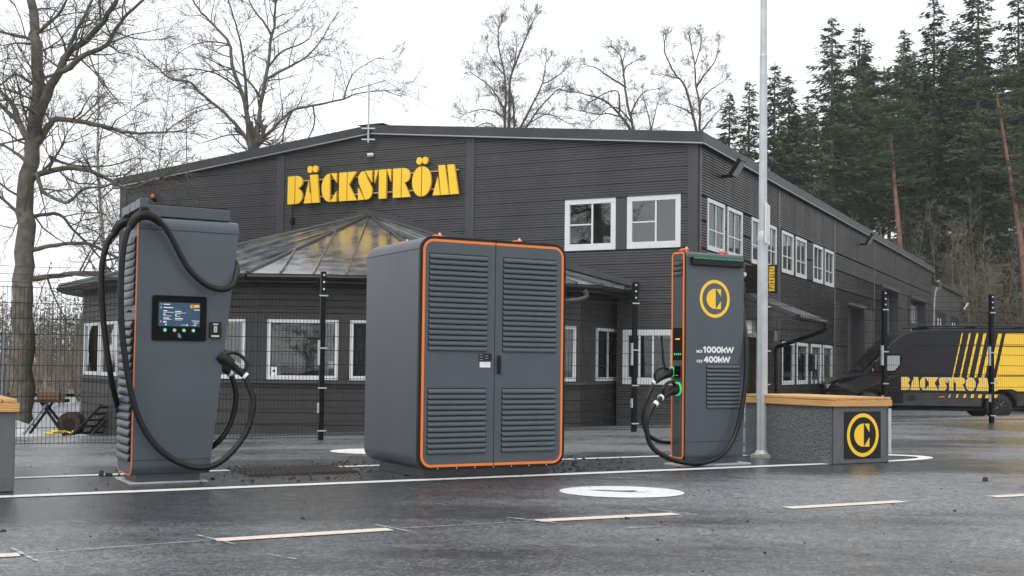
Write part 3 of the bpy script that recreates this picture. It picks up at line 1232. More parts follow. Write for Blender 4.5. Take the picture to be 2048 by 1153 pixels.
    # flashing where the roof meets the hall
    for sg in (1, -1):
        m = B()
        a = wallpt(8.0, ZA + 0.02, 0.05)
        b = wallpt(8.0 - sg * 6.75, ZE + 0.05, 0.05)
        m.obox(a, b - a, -SD * 0.16, V3((0, 0, 0.13)))
        ab(m, 'wall_flashing', 'fascia')
    # downpipe
    p0 = APT(-71, RE - 0.0, ZE - 0.12)
    p1 = APT(-66, RW + 0.08, 2.10)
    m = B()
    m.tube(smooth_path([p0, p0 - V3((0, 0, 0.16)), p1 + V3((0, 0, .1)), p1 - V3((0, 0, 0.2)), V3((p1.x, p1.y, -0.3))], 4), 0.055, 8)
    ab(m, 'downpipe', 'clad_trim', smooth='auto')
    # stickers in the broad window
    A, Bq = APT(-15, RW, 0), APT(-45, RW, 0)
    d = (Bq - A).normalized()
    nn = V3((d.y, -d.x, 0))
    for s, z, w_, h_, mt in ((0.26, 0.80, 0.10, 0.15, 'white'), (1.30, 0.80, 0.09, 0.12, 'rust'), (1.30, 0.95, 0.09, 0.12, 'grey_paint')):
        m = B()
        m.obox(A + d * s + nn * 0.004 + V3((0, 0, z)), d * w_, nn * 0.003, V3((0, 0, h_)))
        ab(m, 'window_sticker', mt)
    m = B()
    m.obox(A + d * 0.285 + nn * 0.008 + V3((0, 0, 0.86)), d * 0.05, nn * 0.002, V3((0, 0, 0.025)))
    m.obox(A + d * 0.30 + nn * 0.008 + V3((0, 0, 0.885)), d * 0.02, nn * 0.002, V3((0, 0, 0.02)))
    ab(m, 'sticker_print', 'black')


build_annex()

# ------------------------------------------------------------------ stencil letters of the sign
def arc(cx, cy, rx, ry, a0, a1, n=10):
    return [(cx + rx * math.cos(R(a0 + (a1 - a0) * k / (n - 1))), cy + ry * math.sin(R(a0 + (a1 - a0) * k / (n - 1)))) for k in range(n)]


DOTS_A = [ell(.36, 1.20, .16, .125, 20), ell(.71, 1.20, .16, .125, 20)]
LET = {
    'B': [[(0, 0), (.47, 0), (.47, 1), (0, 1)],
          [(.53, 0)] + arc(.62, .27, .38, .27, -90, 62, 8) + [(.72, .55)] + arc(.60, .77, .40, .23, -35, 90, 8) + [(.53, 1)]],
    'A': [[(0, 0), (.50, 0), (.41, .38), (.335, .38), (.30, .80)], [(.37, 1), (.84, 1), (1, 0), (.55, 0)]],
    'Ä': [[(0, 0), (.50, 0), (.41, .38), (.335, .38), (.30, .80)], [(.37, 1), (.84, 1), (1, 0), (.55, 0)]] + DOTS_A,
    'C': [arc(.55, .5, .55, .5, 90, 270, 18), [(.62, 1), (1, 1), (1, .66)], [(.60, 0), (1, 0), (1, .36)]],
    'K': [[(0, 0), (.44, 0), (.44, 1), (0, 1)], [(.49, 0), (1, 0), (.56, .55), (1, 1), (.49, 1)]],
    'S': [arc(.42, .74, .42, .26, 205, 100, 8)[::1] + [(.42, .98), (1.0, .36)] + arc(.62, .27, .38, .27, 10, -80, 8) + [(.52, .0), (.04, .60)],
          [(.50, 1), (.98, 1), (.98, .58)], [(0, 0), (.0, .43), (.46, 0)]],
    'T': [[(.28, 0), (.72, 0), (.72, 1), (.28, 1)], [(.02, .55), (.24, 1), (0.02, 1)], [(.76, 1), (1, 1), (.98, .56)]],
    'R': [[(0, 0), (.46, 0), (.46, 1), (0, 1)], [(.51, 0), (1, 0), (.66, .50)] + arc(.60, .74, .38, .26, -55, 90, 9) + [(.51, 1)]],
    'O': [arc(.475, .5, .475, .51, 90, 270, 18), arc(.525, .5, .475, .51, -90, 90, 18)],
    'Ö': [arc(.475, .5, .475, .51, 90, 270, 18), arc(.525, .5, .475, .51, -90, 90, 18), ell(.36, 1.20, .15, .125, 20), ell(.67, 1.20, .15, .125, 20)],
    'M': [[(0, 0), (.30, 0), (.19, .62)], [(.33, 0), (.64, 0), (.46, 1), (.21, 1)], [(.68, 0), (1, 0), (.82, 1), (.56, 1)]],
}


def letter(m, ch, x0, w, h, fn, d0, d1):
    for poly in LET[ch]:
        q = [(x0 + a * w, b * h) for a, b in poly]
        area = sum(q[i][0] * q[(i + 1) % len(q)][1] - q[(i + 1) % len(q)][0] * q[i][1] for i in range(len(q)))
        if area < 0:
            q = q[::-1]
        m.prism(q, fn, d0, d1)


def build_sign():
    base = wallpt(7.9, 4.87, 0)
    t = thing('facade_sign', 'large yellow stencil letters reading BÄCKSTRÖM on the gable', 'sign', base)
    fn = lambda a, b, d: wallpt(10.313 - a, 4.87 + b, d) - base
    for ch, l, r in (('B', 10.313, 9.877), ('Ä', 9.828, 9.371), ('C', 9.309, 8.881), ('K', 8.804, 8.310), ('S', 8.263, 7.872), ('T', 7.814, 7.352), ('R', 7.295, 6.825), ('Ö', 6.777, 6.272), ('M', 6.228, 5.555)):
        m = B()
        letter(m, ch, 10.313 - l, l - r, 0.68, fn, 0.10, 0.16)
        o = m.build('letter', 'yellow', t)
        o['label'] = 'yellow stencil letter ' + ch
    for z in (0.14, 0.55):
        m = B()
        m.prism([(0.1, z), (4.72, z), (4.72, z + 0.03), (0.1, z + 0.03)], fn, 0.055, 0.085)
        m.build('rail', 'pale_red', t)
    for x in (0.2, 1.2, 2.3, 3.3, 4.4):
        m = B()
        m.prism([(x, 0.10), (x + 0.05, 0.10), (x + 0.05, 0.62), (x, 0.62)], fn, 0.017, 0.056)
        m.build('bracket', 'void', t)
    # junction box and cable under the sign
    tb = thing('junction_box', 'small dark junction box with a thin cable below the yellow sign', 'junction box', wallpt(10.24, 4.40, 0.02))
    m = B()
    m.box((-0.05, -0.07, 0), (0.05, 0.0, 0.16))
    m.build('box', 'black', tb, bevel=0.008)
    m = B()
    m.tube([(0, -0.03, 0.15), (0, -0.03, 0.45)], 0.010, 5)
    m.tube([(0, -0.03, 0.02), (0, -0.03, -0.75)], 0.008, 5)
    m.build('cable', 'black', tb)
    tb.rotation_euler = (0, 0, -GA)


build_sign()


def wall_item(name, label, cat, base, rz):
    return thing(name, label, cat, base, rz)


def build_wall_items():
    # CCTV under the ridge
    t = thing('security_camera', 'small white bullet camera under the ridge above the yellow sign', 'camera', wallpt(7.96, 5.93, 0.03), -GA)
    m = B()
    m.tube([(0, -0.0, 0), (0, -0.05, 0)], 0.045, 12)
    m.build('mount', 'white', t, smooth='auto')
    m = B()
    m.tube([(0.03, -0.04, 0.01), (-0.02, -0.12, -0.01), (-0.045, -0.17, -0.02)], [0.04, 0.04, 0.034], 12)
    m.build('housing', 'white', t, smooth='auto')
    m = B()
    m.tube([(-0.045, -0.17, -0.02), (-0.05, -0.178, -0.021)], 0.028, 12)
    m.build('lens', 'black', t)
    # beacon
    t = thing('beacon', 'small orange warning beacon on the gable wall', 'beacon', wallpt(14.7, 5.26, 0.02), -GA)
    m = B()
    m.box((-0.03, -0.10, -0.07), (0.03, 0, -0.02))
    m.tube([(0, -0.08, -0.02), (0, -0.08, 0.0)], 0.06, 12)
    m.build('bracket', 'black', t)
    m = B()
    m.tube([(0, -0.08, 0), (0, -0.08, 0.06), (0, -0.08, 0.10), (0, -0.08, 0.115)], [0.055, 0.055, 0.04, 0.01], 12)
    m.build('dome', 'amber', t, smooth=True)
    # aerial on the ridge
    t = thing('roof_aerial', 'thin television aerial on a grey mast above the gable ridge', 'aerial', wallpt(7.97, 6.20, 0.2), 0)
    m = B()
    m.tube([(0, 0, 0), (0, 0, 1.40)], 0.022, 8)
    m.build('mast', 'galv', t)
    for z in (0.06, 0.32):
        boxo('clamp', (-0.16, -0.02, z), (0.16, 0.05, z + 0.03), 'galv', t)
    m = B()
    m.tube([(-0.45, 0.08, 1.24), (0.42, -0.12, 1.46)], 0.014, 6)
    m.build('boom', 'galv', t)
    for k, (x, l) in enumerate([(-0.42, .10), (-0.36, .10), (-0.30, .10), (-0.24, .11), (-0.18, .11), (-0.12, .12), (-0.06, .13)]):
        m = B()
        z = 1.24 + (x + 0.45) * 0.253
        m.tube([(x - 0.03, -l, z - 0.03), (x + 0.03, l, z + 0.03)], 0.006, 5)
        m.build('element', 'galv', t)
    for x, l in ((0.40, 1.35), (0.02, 0.95)):
        m = B()
        z = 1.24 + (x + 0.45) * 0.253
        m.tube([(x - l * 0.85, -l * 0.5, z + l * 0.40), (x + l * 0.85, l * 0.5, z - l * 0.40)], 0.007, 5)
        m.build('element', 'galv', t)
    # floodlights along the side
    for s, z, lb in ((1.62, 5.18, 'black floodlight tilted out near the hall corner above the side windows'), (17.5, 5.22, 'black floodlight on the bare stretch of the side wall'), (47.0, 4.4, 'pale lamp at the far end of the rear wing')):
        t = thing('floodlight', lb, 'floodlight', sidept(s, z, 0.03), R(63.25))
        m = B()
        m.box((-0.05, -0.22, -0.03), (0.05, 0.0, 0.03))
        m.build('arm', 'black', t)
        m = B()
        m.obox((-0.20, -0.24, -0.02), (0.40, 0, 0), (0, -0.22, 0.34), (0, 0.06, 0.05))
        m.build('housing', 'black' if s < 40 else 'white', t, bevel=0.01)
        m = B()
        m.obox((-0.17, -0.262, -0.005), (0.34, 0, 0), (0, -0.19, 0.29), (0, -0.006, -0.004))
        m.build('lens', 'grey_paint', t)
    # projecting sign by the entrance
    t = thing('projecting_sign', 'black projecting box sign with orange letters above the entrance canopy', 'sign', sidept(3.35, 2.74, 0.02), -GA + R(2))
    boxo('box', (0.05, -0.06, 0.0), (0.78, 0.06, 0.64), 'black', t, bevel=0.01)
    m = B()
    fn = lambda a, b, d: V3((0.72 - b * 1.0, -0.061 - d, 0.04 + a))
    x = 0.0
    for ch in 'BÄCKSTRÖM':
        letter(m, ch, x, 0.056, 0.13, fn, 0, 0.004)
        x += 0.063
    m.build('sign_lettering', 'yellow', t)
    boxo('bracket', (0, -0.02, 0.28), (0.06, 0.02, 0.34), 'black', t)
    t = thing('wall_camera', 'white wall camera beside the projecting black sign', 'camera', sidept(2.75, 3.15, 0.02), -GA)
    m = B()
    m.tube([(0, 0, 0.03), (0.10, -0.02, 0.0)], 0.03, 10)
    m.build('mount', 'white', t, smooth='auto')
    m = B()
    m.tube([(0.08, 0.0, 0.0), (0.22, -0.06, -0.03)], 0.045, 10)
    m.build('housing', 'white', t, smooth='auto')
    # entrance canopy
    t = thing('entrance_canopy', 'dark lean-to canopy with gutter over the side entrance', 'canopy', sidept(4.2, 2.2, 0.0), 0)
    off = sidept(4.2, 2.2, 0.0)

    def cb(m, name, mt):
        m.v = [tuple(V3(p) - off) for p in m.v]
        return m.build(name, mt, t)
    m = B()
    m.add([sidept(2.9, 2.76, 0.03), sidept(5.6, 2.76, 0.03), sidept(5.6, 2.25, 1.32), sidept(2.9, 2.25, 1.32)] + [sidept(2.9, 2.66, 0.03), sidept(5.6, 2.66, 0.03), sidept(5.6, 2.15, 1.32), sidept(2.9, 2.15, 1.32)],
          [(0, 3, 2, 1), (4, 5, 6, 7), (0, 4, 7, 3), (1, 2, 6, 5), (3, 7, 6, 2), (0, 1, 5, 4)])
    cb(m, 'canopy_roof', 'clad_trim')
    m = B()
    m.prism([(0.03, 2.14), (1.25, 2.10), (1.25, 2.16), (0.03, 2.66)], lambda a, b, d: sidept(d, b, a), 2.92, 2.97)
    cb(m, 'canopy_cheek', 'clad_trim')
    m = B()
    m.tube([sidept(2.85, 2.17, 1.38), sidept(5.65, 2.15, 1.38)], 0.06, 8)
    cb(m, 'gutter', 'black')
    m = B()
    m.tube(smooth_path([sidept(5.55, 2.12, 1.38), sidept(5.55, 1.95, 1.36), sidept(5.9, 1.62, 0.35), sidept(6.0, 1.52, 0.10), sidept(6.0, 1.2, 0.10), sidept(6.0, 0.7, 0.1), sidept(6.0, 0.5, 0.12), sidept(6.0, -0.5, 0.12)], 4), 0.05, 8)
    cb(m, 'downpipe', 'black')
    # entrance door and boxes under the canopy
    t = thing('entrance_door', 'white framed glass door under the lean-to canopy', 'door', sidept(3.4, -0.35, 0.03), R(63.25))
    boxo('leaf', (0.05, -0.02, 0.1), (0.95, 0.0, 2.1), 'screen_black', t)
    for a, b in (((0, -0.04, 0), (0.06, 0.005, 2.2)), ((0.94, -0.04, 0), (1.0, 0.005, 2.2)), ((0.06, -0.04, 2.1), (0.94, 0.005, 2.2))):
        boxo('frame', a, b, 'frame_white', t)
    t = thing('vent_box', 'white louvred vent box under the canopy', 'vent', sidept(3.05, 1.80, 0.03), R(63.25))
    boxo('body', (0, -0.25, 0), (0.42, 0, 0.32), 'white', t, bevel=0.01)
    for k in range(6):
        boxo('slat', (0.02, -0.262, 0.03 + k * 0.046), (0.40, -0.246, 0.05 + k * 0.046), 'grey_paint', t)
    t = thing('meter_box', 'beige meter box on the wall under the canopy', 'box', sidept(5.35, 1.66, 0.03), R(63.25))
    boxo('body', (0, -0.18, 0), (0.34, 0, 0.28), 'concrete_pale', t, bevel=0.01)
    boxo('lid', (0.02, -0.19, 0.02), (0.32, -0.178, 0.26), 'concrete_pale', t)
    # wallbox charger between the low windows
    t = thing('wallbox_charger', 'black and pale wallbox car charger between the low side windows', 'charger', sidept(9.95, 0.95, 0.03), R(63.25))
    boxo('body', (-0.16, -0.16, 0.0), (0.16, 0, 0.48), 'black', t, bevel=0.03)
    boxo('cover', (0.02, -0.175, 0.06), (0.15, -0.155, 0.46), 'galv', t, bevel=0.01)
    m = B()
    m.tube(smooth_path([(0.05, -0.15, 0.02), (0.22, -0.16, -0.1), (0.42, -0.16, -0.35), (0.40, -0.15, -0.75), (0.2, -0.15, -1.0), (0.02, -0.15, -0.8), (0, -0.12, 0.0)], 5), 0.018, 6)
    m.build('cable', 'rubber', t)


build_wall_items()

# ------------------------------------------------------------------ fence
def build_fence():
    t = thing('mesh_fence', 'black welded mesh fence with tall posts in front of the dark hall', 'fence', (FP.x, FP.y, 0), math.atan2(FD.y, FD.x))
    PW = 2.535
    # one panel of welded wire, shared by all bays
    m = B()
    def w(a, b, r):
        a, b = V3(a), V3(b)
        t_ = (b - a).normalized()
        u = V3((0, 1, 0)) if abs(t_.y) < 0.5 else V3((1, 0, 0))
        v = t_.cross(u)
        q = [u * r, v * r, -u * r, -v * r]
        m.add([a + k for k in q] + [b + k for k in q], [(i, (i + 1) % 4, 4 + (i + 1) % 4, 4 + i) for i in range(4)])
    n = 50
    for k in range(n + 1):
        x = 0.02 + k * 0.0499
        w((x, 0, 0.03), (x, 0, 2.06), 0.0030)
    for k in range(11):
        z = 0.05 + k * 0.199
        w((0, -0.006, z), (PW, -0.006, z), 0.0042)
        w((0, 0.006, z), (PW, 0.006, z), 0.0042)
    # drops and weld knots glinting on the wires
    me = None
    first = True
    for i in range(-4, 7):
        c = FP + FD * (i * PW)
        z0 = gz(c.x, c.y)
        p = boxo('post', (i * PW - 0.035, -0.035, z0 - 0.05), (i * PW + 0.035, 0.035, z0 + 2.37), 'fence_black', t, bevel=0.004)
        for k in range(3):
            mm = B()
            mm.tube([(i * PW - 0.0, -0.036, z0 + 2.32 - k * 0.10), (i * PW - 0.0, -0.042, z0 + 2.32 - k * 0.10)], 0.014, 8)
            mm.build('bolt', 'white', p)
        for k in (0.12, 0.72, 1.28, 2.02):
            boxo('clip', (i * PW - 0.062, -0.048, z0 + k), (i * PW + 0.062, -0.0355, z0 + k + 0.018), 'galv', p)
        boxo('reflector_plate', (i * PW - 0.062, -0.030, z0 + 1.05), (i * PW - 0.038, 0.02, z0 + 1.40), 'galv', p)
        boxo('reflector_plate', (i * PW - 0.055, -0.030, z0 + 0.38), (i * PW - 0.037, 0.02, z0 + 0.52), 'galv', p)
        c1 = FP + FD * ((i + 0.5) * PW)
        if first:
            o = m.build('mesh_panel', 'wire', t)
            me = o.data
            first = False
        else:
            o = link('mesh_panel', me, t)
        o['kind'] = 'stuff'
        o.location = (i * PW, 0, gz(c1.x, c1.y))
    for k in range(3):
        mm = B()
        pts = []
        for i in range(-4, 8):
            c = FP + FD * (i * PW)
            pts.append((i * PW, -0.01, gz(c.x, c.y) + 2.32 - k * 0.10))
            pts.append(((i + 0.5) * PW, -0.01, gz(c.x, c.y) + 2.305 - k * 0.10))
        mm.tube(pts[:-1], 0.0032, 4)
        mm.build('strand', 'wire', t)


build_fence()

# ------------------------------------------------------------------ charging equipment
def louvre_mesh(w, h=0.036, out=0.016):
    """pressed louvre: rounded hood, open below, slanted ends"""
    m = B()
    prof = [(0.0, 0.0), (out * 0.40, -h * 0.10), (out * 0.85, -h * 0.52), (out, -h * 0.86), (out * 0.75, -h)]
    e = h * 0.28
    n = len(prof)
    for x, ins in ((0, 0), (w, 0)):
        for o, z in prof:
            m.v.append((x + (e * (1 - abs(o - out) / out) * 0 + (e if x == 0 else -e) * (o / out)) if o else x, -o, z))
    m.f = [(i, i + 1, n + i + 1, n + i) for i in range(n - 1)] + [tuple(range(n - 1, -1, -1)), tuple(range(n, 2 * n))]
    me = bpy.data.meshes.new('louvre')
    me.from_pydata(m.v, [], m.f)
    me.update()
    for p in me.polygons:
        p.use_smooth = len(p.vertices) == 4
    me.set_sharp_from_angle(angle=R(50))
    return me


def louvres(parent, w, x, y, ztop, n, pitch, material, rz=0.0, h=None, out=0.016, gap=True):
    me = louvre_mesh(w, h or pitch * 0.86, out)
    me.materials.append(M[material])
    for k in range(n):
        o = link('louvre', me, parent)
        o.location = (x, y, ztop - k * pitch)
        o.rotation_euler = (0, 0, rz)
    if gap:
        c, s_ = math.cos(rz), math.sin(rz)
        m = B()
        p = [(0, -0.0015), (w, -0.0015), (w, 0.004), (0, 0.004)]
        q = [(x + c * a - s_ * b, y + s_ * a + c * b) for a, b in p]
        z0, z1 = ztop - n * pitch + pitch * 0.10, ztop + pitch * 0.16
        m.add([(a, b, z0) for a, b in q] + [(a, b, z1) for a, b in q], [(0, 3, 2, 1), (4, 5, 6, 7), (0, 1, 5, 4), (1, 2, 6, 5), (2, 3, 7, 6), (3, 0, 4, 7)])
        m.build('louvre_shade', 'void', parent)  # dark sheet laid on the solid face, painting the shade in the louvre gaps


def emblem(parent, fn, cx, cz, r, d):
    """ring with a stencil C, as flat vinyl"""
    m = B()
    m.ring(ell(cx, cz, r, r, 56), ell(cx, cz, r * 0.83, r * 0.83, 56), fn, 0, d)
    m.build('emblem_ring', 'yellow', parent)
    m = B()
    m.prism(arc(cx + 0.05 * r, cz, 0.60 * r, 0.535 * r, 90, 270, 24), fn, 0, d)
    m.prism([(cx + 0.10 * r, cz + 0.52 * r), (cx + 0.41 * r, cz + 0.13 * r), (cx + 0.41 * r, cz + 0.52 * r)], fn, 0, d)
    m.prism([(cx + 0.07 * r, cz - 0.535 * r), (cx + 0.41 * r, cz - 0.535 * r), (cx + 0.41 * r, cz - 0.12 * r)], fn, 0, d)
    m.build('emblem_letter', 'yellow', parent)


STROKES = {
    '1': (0.42, [[(.05, .78), (.24, 1), (.24, 0)]]),
    '0': (0.62, [[(.31 + .22 * math.cos(R(a)), .5 + .5 * math.sin(R(a))) for a in range(90, 451, 24)]]),
    '4': (0.64, [[(.44, 0), (.44, 1), (.08, .28), (.62, .28)]]),
    'k': (0.60, [[(.10, 0), (.10, 1)], [(.52, .72), (.12, .30)], [(.26, .44), (.54, 0)]]),
    'W': (0.98, [[(.05, 1), (.26, 0), (.49, .95), (.72, 0), (.93, 1)]]),
    'M': (0.95, [[(.08, 0), (.12, 1), (.46, .12), (.80, 1), (.84, 0)]]),
    'C': (0.80, [[(.42 + .32 * math.cos(R(a)), .5 + .5 * math.sin(R(a))) for a in range(42, 320, 22)]]),
    'S': (0.72, [[(.62, .80), (.50, .98), (.28, 1), (.12, .84), (.16, .64), (.36, .53), (.56, .42), (.62, .22), (.50, .03), (.28, 0), (.10, .16)]]),
}


def stroke_text(name, text, parent, x, z, w, h, th, yface):
    """bold plain lettering cut from vinyl; every stroke a hair prouder than the last so none share a plane"""
    total = sum(STROKES[c][0] for c in text)
    k = w / total
    m = B()
    d = 0.0006
    for c in text:
        adv, lines = STROKES[c]
        for ln in lines:
            q = [V3((x + a * k, z + th / 2 + b_ * (h - th), 0)) for a, b_ in ln]
            for i in range(len(q) - 1):
                u = (q[i + 1] - q[i])
                if u.length < 1e-6:
                    continue
                u.normalize()
                n_ = V3((-u.y, u.x, 0)) * th / 2
                e0 = th * 0.30 if i else th * 0.5 * abs(u.y)
                e1 = th * 0.30 if i < len(q) - 2 else th * 0.5 * abs(u.y)
                pts = [q[i] - u * e0 - n_, q[i + 1] + u * e1 - n_, q[i + 1] + u * e1 + n_, q[i] - u * e0 + n_]
                m.add([(p.x, yface - d, p.y) for p in pts], [(0, 1, 2, 3)])
                d += 0.00004
        x += adv * k
    return m.build(name, 'white', parent)


def lifting_eye(parent, loc, rz=0.0):
    m = B()
    c, s_ = math.cos(rz), math.sin(rz)
    pts = [(-0.07, 0, 0.010), (-0.03, 0, 0.022), (0.02, 0, 0.026), (0.05, 0, 0.03)]
    m.tube([(loc[0] + c * x, loc[1] + s_ * x, loc[2] + z) for x, y, z in pts], [0.012, 0.016, 0.016, 0.012], 8)
    m.tube([(loc[0] + c * 0.02, loc[1] + s_ * .02, loc[2] - 0.01), (loc[0] + c * 0.02, loc[1] + s_ * 0.02, loc[2] + 0.035)], 0.024, 10)
    o = m.build('lifting_eye', 'orange_plastic', parent, smooth='auto')
    m = B()
    m.tube([(loc[0] + c * 0.025, loc[1] + s_ * 0.025, loc[2] + 0.03), (loc[0] + c * 0.025, loc[1] + s_ * 0.025, loc[2] + 0.06)], [0.016, 0.009], 8)
    m.build('cap', 'button_white', o, smooth='auto')


def cable(parent, pts, r=0.026):
    m = B()
    m.tube(smooth_path(pts, 7), r, 12)
    return m.build('cable', 'rubber', parent, smooth='auto')


def connector(parent, a, b, up, scale=1.0, ring=True, hpc=False):
    """charging gun: shaped body from the socket end a to the cable end b with a loop handle on the up side"""
    a, b, up = V3(a), V3(b), V3(up).normalized()
    d = b - a
    L = d.length
    u = d.normalized()
    up = (up - u * up.dot(u)).normalized()
    m = B()
    path = [a, a + u * L * 0.18, a + u * L * 0.36 + up * L * 0.03, a + u * L * 0.6 + up * L * 0.02, b - u * L * 0.12, b]
    m.tube(smooth_path(path, 4), None or [r * scale for r in _lerp([0.050, 0.054, 0.050, 0.036, 0.031, 0.031], 21)], 12)
    g = m.build('connector', 'black', parent, smooth='auto')
    m = B()
    hp = [a + u * L * 0.12 + up * 0.045 * scale, a + u * L * 0.30 + up * 0.105 * scale, a + u * L * 0.62 + up * 0.118 * scale, a + u * L * 0.83 + up * 0.085 * scale, a + u * L * 0.86 + up * 0.02 * scale]
    m.tube(smooth_path(hp, 4), 0.017 * scale, 8)
    m.build('handle', 'black', g, smooth='auto')
    if ring:
        m = B()
        m.tube([b - u * 0.012, b + u * 0.014], 0.035 * scale, 12)
        m.build('collar_ring', 'white', g, smooth='auto')
    return g


def _lerp(v, n):
    out = []
    for i in range(n):
        t = i / (n - 1) * (len(v) - 1)
        k = min(int(t), len(v) - 2)
        out.append(v[k] + (v[k + 1] - v[k]) * (t - k))
    return out


def build_cabinet():
    t = thing('power_cabinet', 'wide dark grey power cabinet with two louvred doors and orange outline', 'power cabinet', (-0.829, 10.661, 0), TH)
    W, D, Z0, Z1, r = 1.535, 1.25, 0.085, 2.195, 0.13
    fn = lambda a, b, d: (a, d, b)
    m = B()
    prof = rrect(0, Z0, W, Z1, r, 8)
    m.prism(prof, fn, 0.03, D)
    m.build('body', 'charger', t, smooth='auto')
    m = B()
    m.ring(rrect(-0.002, Z0 - 0.002, W + 0.002, Z1 + 0.002, r, 8), rrect(0.03, Z0 + 0.03, W - 0.03, Z1 - 0.03, r - 0.03, 8), fn, 0.0, 0.032)
    m.build('gasket', 'black', t, smooth='auto')
    # orange line and two doors
    for sgn, (xa, xb) in (('l', (0.025, 0.763)), ('r', (0.771, W - 0.025))):
        half = []
        inner = []
        for (rad, ins, lst) in ((r - 0.025, 0.0, half), (r - 0.048, 0.023, inner)):
            full = rrect(0.025 + ins, Z0 + 0.025 + ins, W - 0.025 - ins, Z1 - 0.025 - ins, rad, 8)
            sel = [p for p in full if (p[0] < 0.767) == (sgn == 'l')]
            sel.sort(key=lambda p: math.atan2(p[1] - 1.14, (p[0] - 0.767)) if sgn == 'r' else math.atan2(p[1] - 1.14, -(p[0] - 0.767)))
            xe = xb if sgn == 'l' else xa
            lst.append((xe, Z0 + 0.025 + ins))
            lst += sel
            lst.append((xe, Z1 - 0.025 - ins))
        m = B()
        n = len(half)
        for i in range(n - 1):
            q = [half[i], half[i + 1], inner[i + 1], inner[i]]
            vs = [(a, -0.006, b) for a, b in q] + [(a, 0.0, b) for a, b in q]
            m.add(vs, [(0, 1, 2, 3), (0, 4, 5, 1), (3, 2, 6, 7)])
        m.build('orange_trim', 'orange', t)
        m = B()
        poly = inner if sgn == 'r' else inner[::-1]
        m.prism(poly, fn, -0.005, 0.02)
        dr = m.build('door', 'charger', t)
        x0 = 0.085 if sgn == 'l' else 0.845
        w = 0.60 if sgn == 'l' else 0.585
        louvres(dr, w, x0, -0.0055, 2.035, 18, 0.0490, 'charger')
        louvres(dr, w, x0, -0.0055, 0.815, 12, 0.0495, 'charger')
        if sgn == 'r':
            h = boxo('handle', (0.795, -0.035, 0.955), (0.823, -0.006, 1.125), 'black', dr, bevel=0.006)
            boxo('status_light', (0.875, -0.008, 1.10), (0.880, -0.004, 1.105), 'green_led', dr)
        else:
            boxo('rating_plate', (0.600, -0.008, 1.075), (0.735, -0.0052, 1.14), 'black', dr)
            for k in range(5):
                boxo('plate_print', (0.61 + (k % 2) * 0.055, -0.0092, 1.083 + k * 0.011), (0.645 + (k % 2) * 0.055, -0.0084, 1.086 + k * 0.011), 'button_white', dr)
            boxo('paper_label', (0.612, -0.008, 1.012), (0.722, -0.0052, 1.062), 'white', dr)
            boxo('label_print', (0.66, -0.0092, 1.045), (0.69, -0.0084, 1.049), 'grey_paint', dr)
    boxo('door_gap', (0.7632, -0.003, Z0 + 0.03), (0.7708, -0.0008, Z1 - 0.03), 'void', t)
    # sheet seams on the flank
    boxo('seam', (-0.0015, 0.04, 2.075), (0.003, D - 0.002, 2.079), 'void', t)
    boxo('plinth', (0.115, 0.115, 0.0), (W - 0.115, D - 0.115, 0.10), 'charger_dark', t, bevel=0.004)
    for k in range(7):
        x = 0.2 + k * 0.19
        m = B()
        m.tube([(x, -0.004, Z0 + 0.012), (x, 0.002, Z0 + 0.012)], 0.006, 8)
        m.build('bolt', 'galv', t)
    for p in ((0.27, 0.22), (0.27, 0.95), (1.12, 0.22)):
        lifting_eye(t, (p[0], p[1], Z1))


build_cabinet()


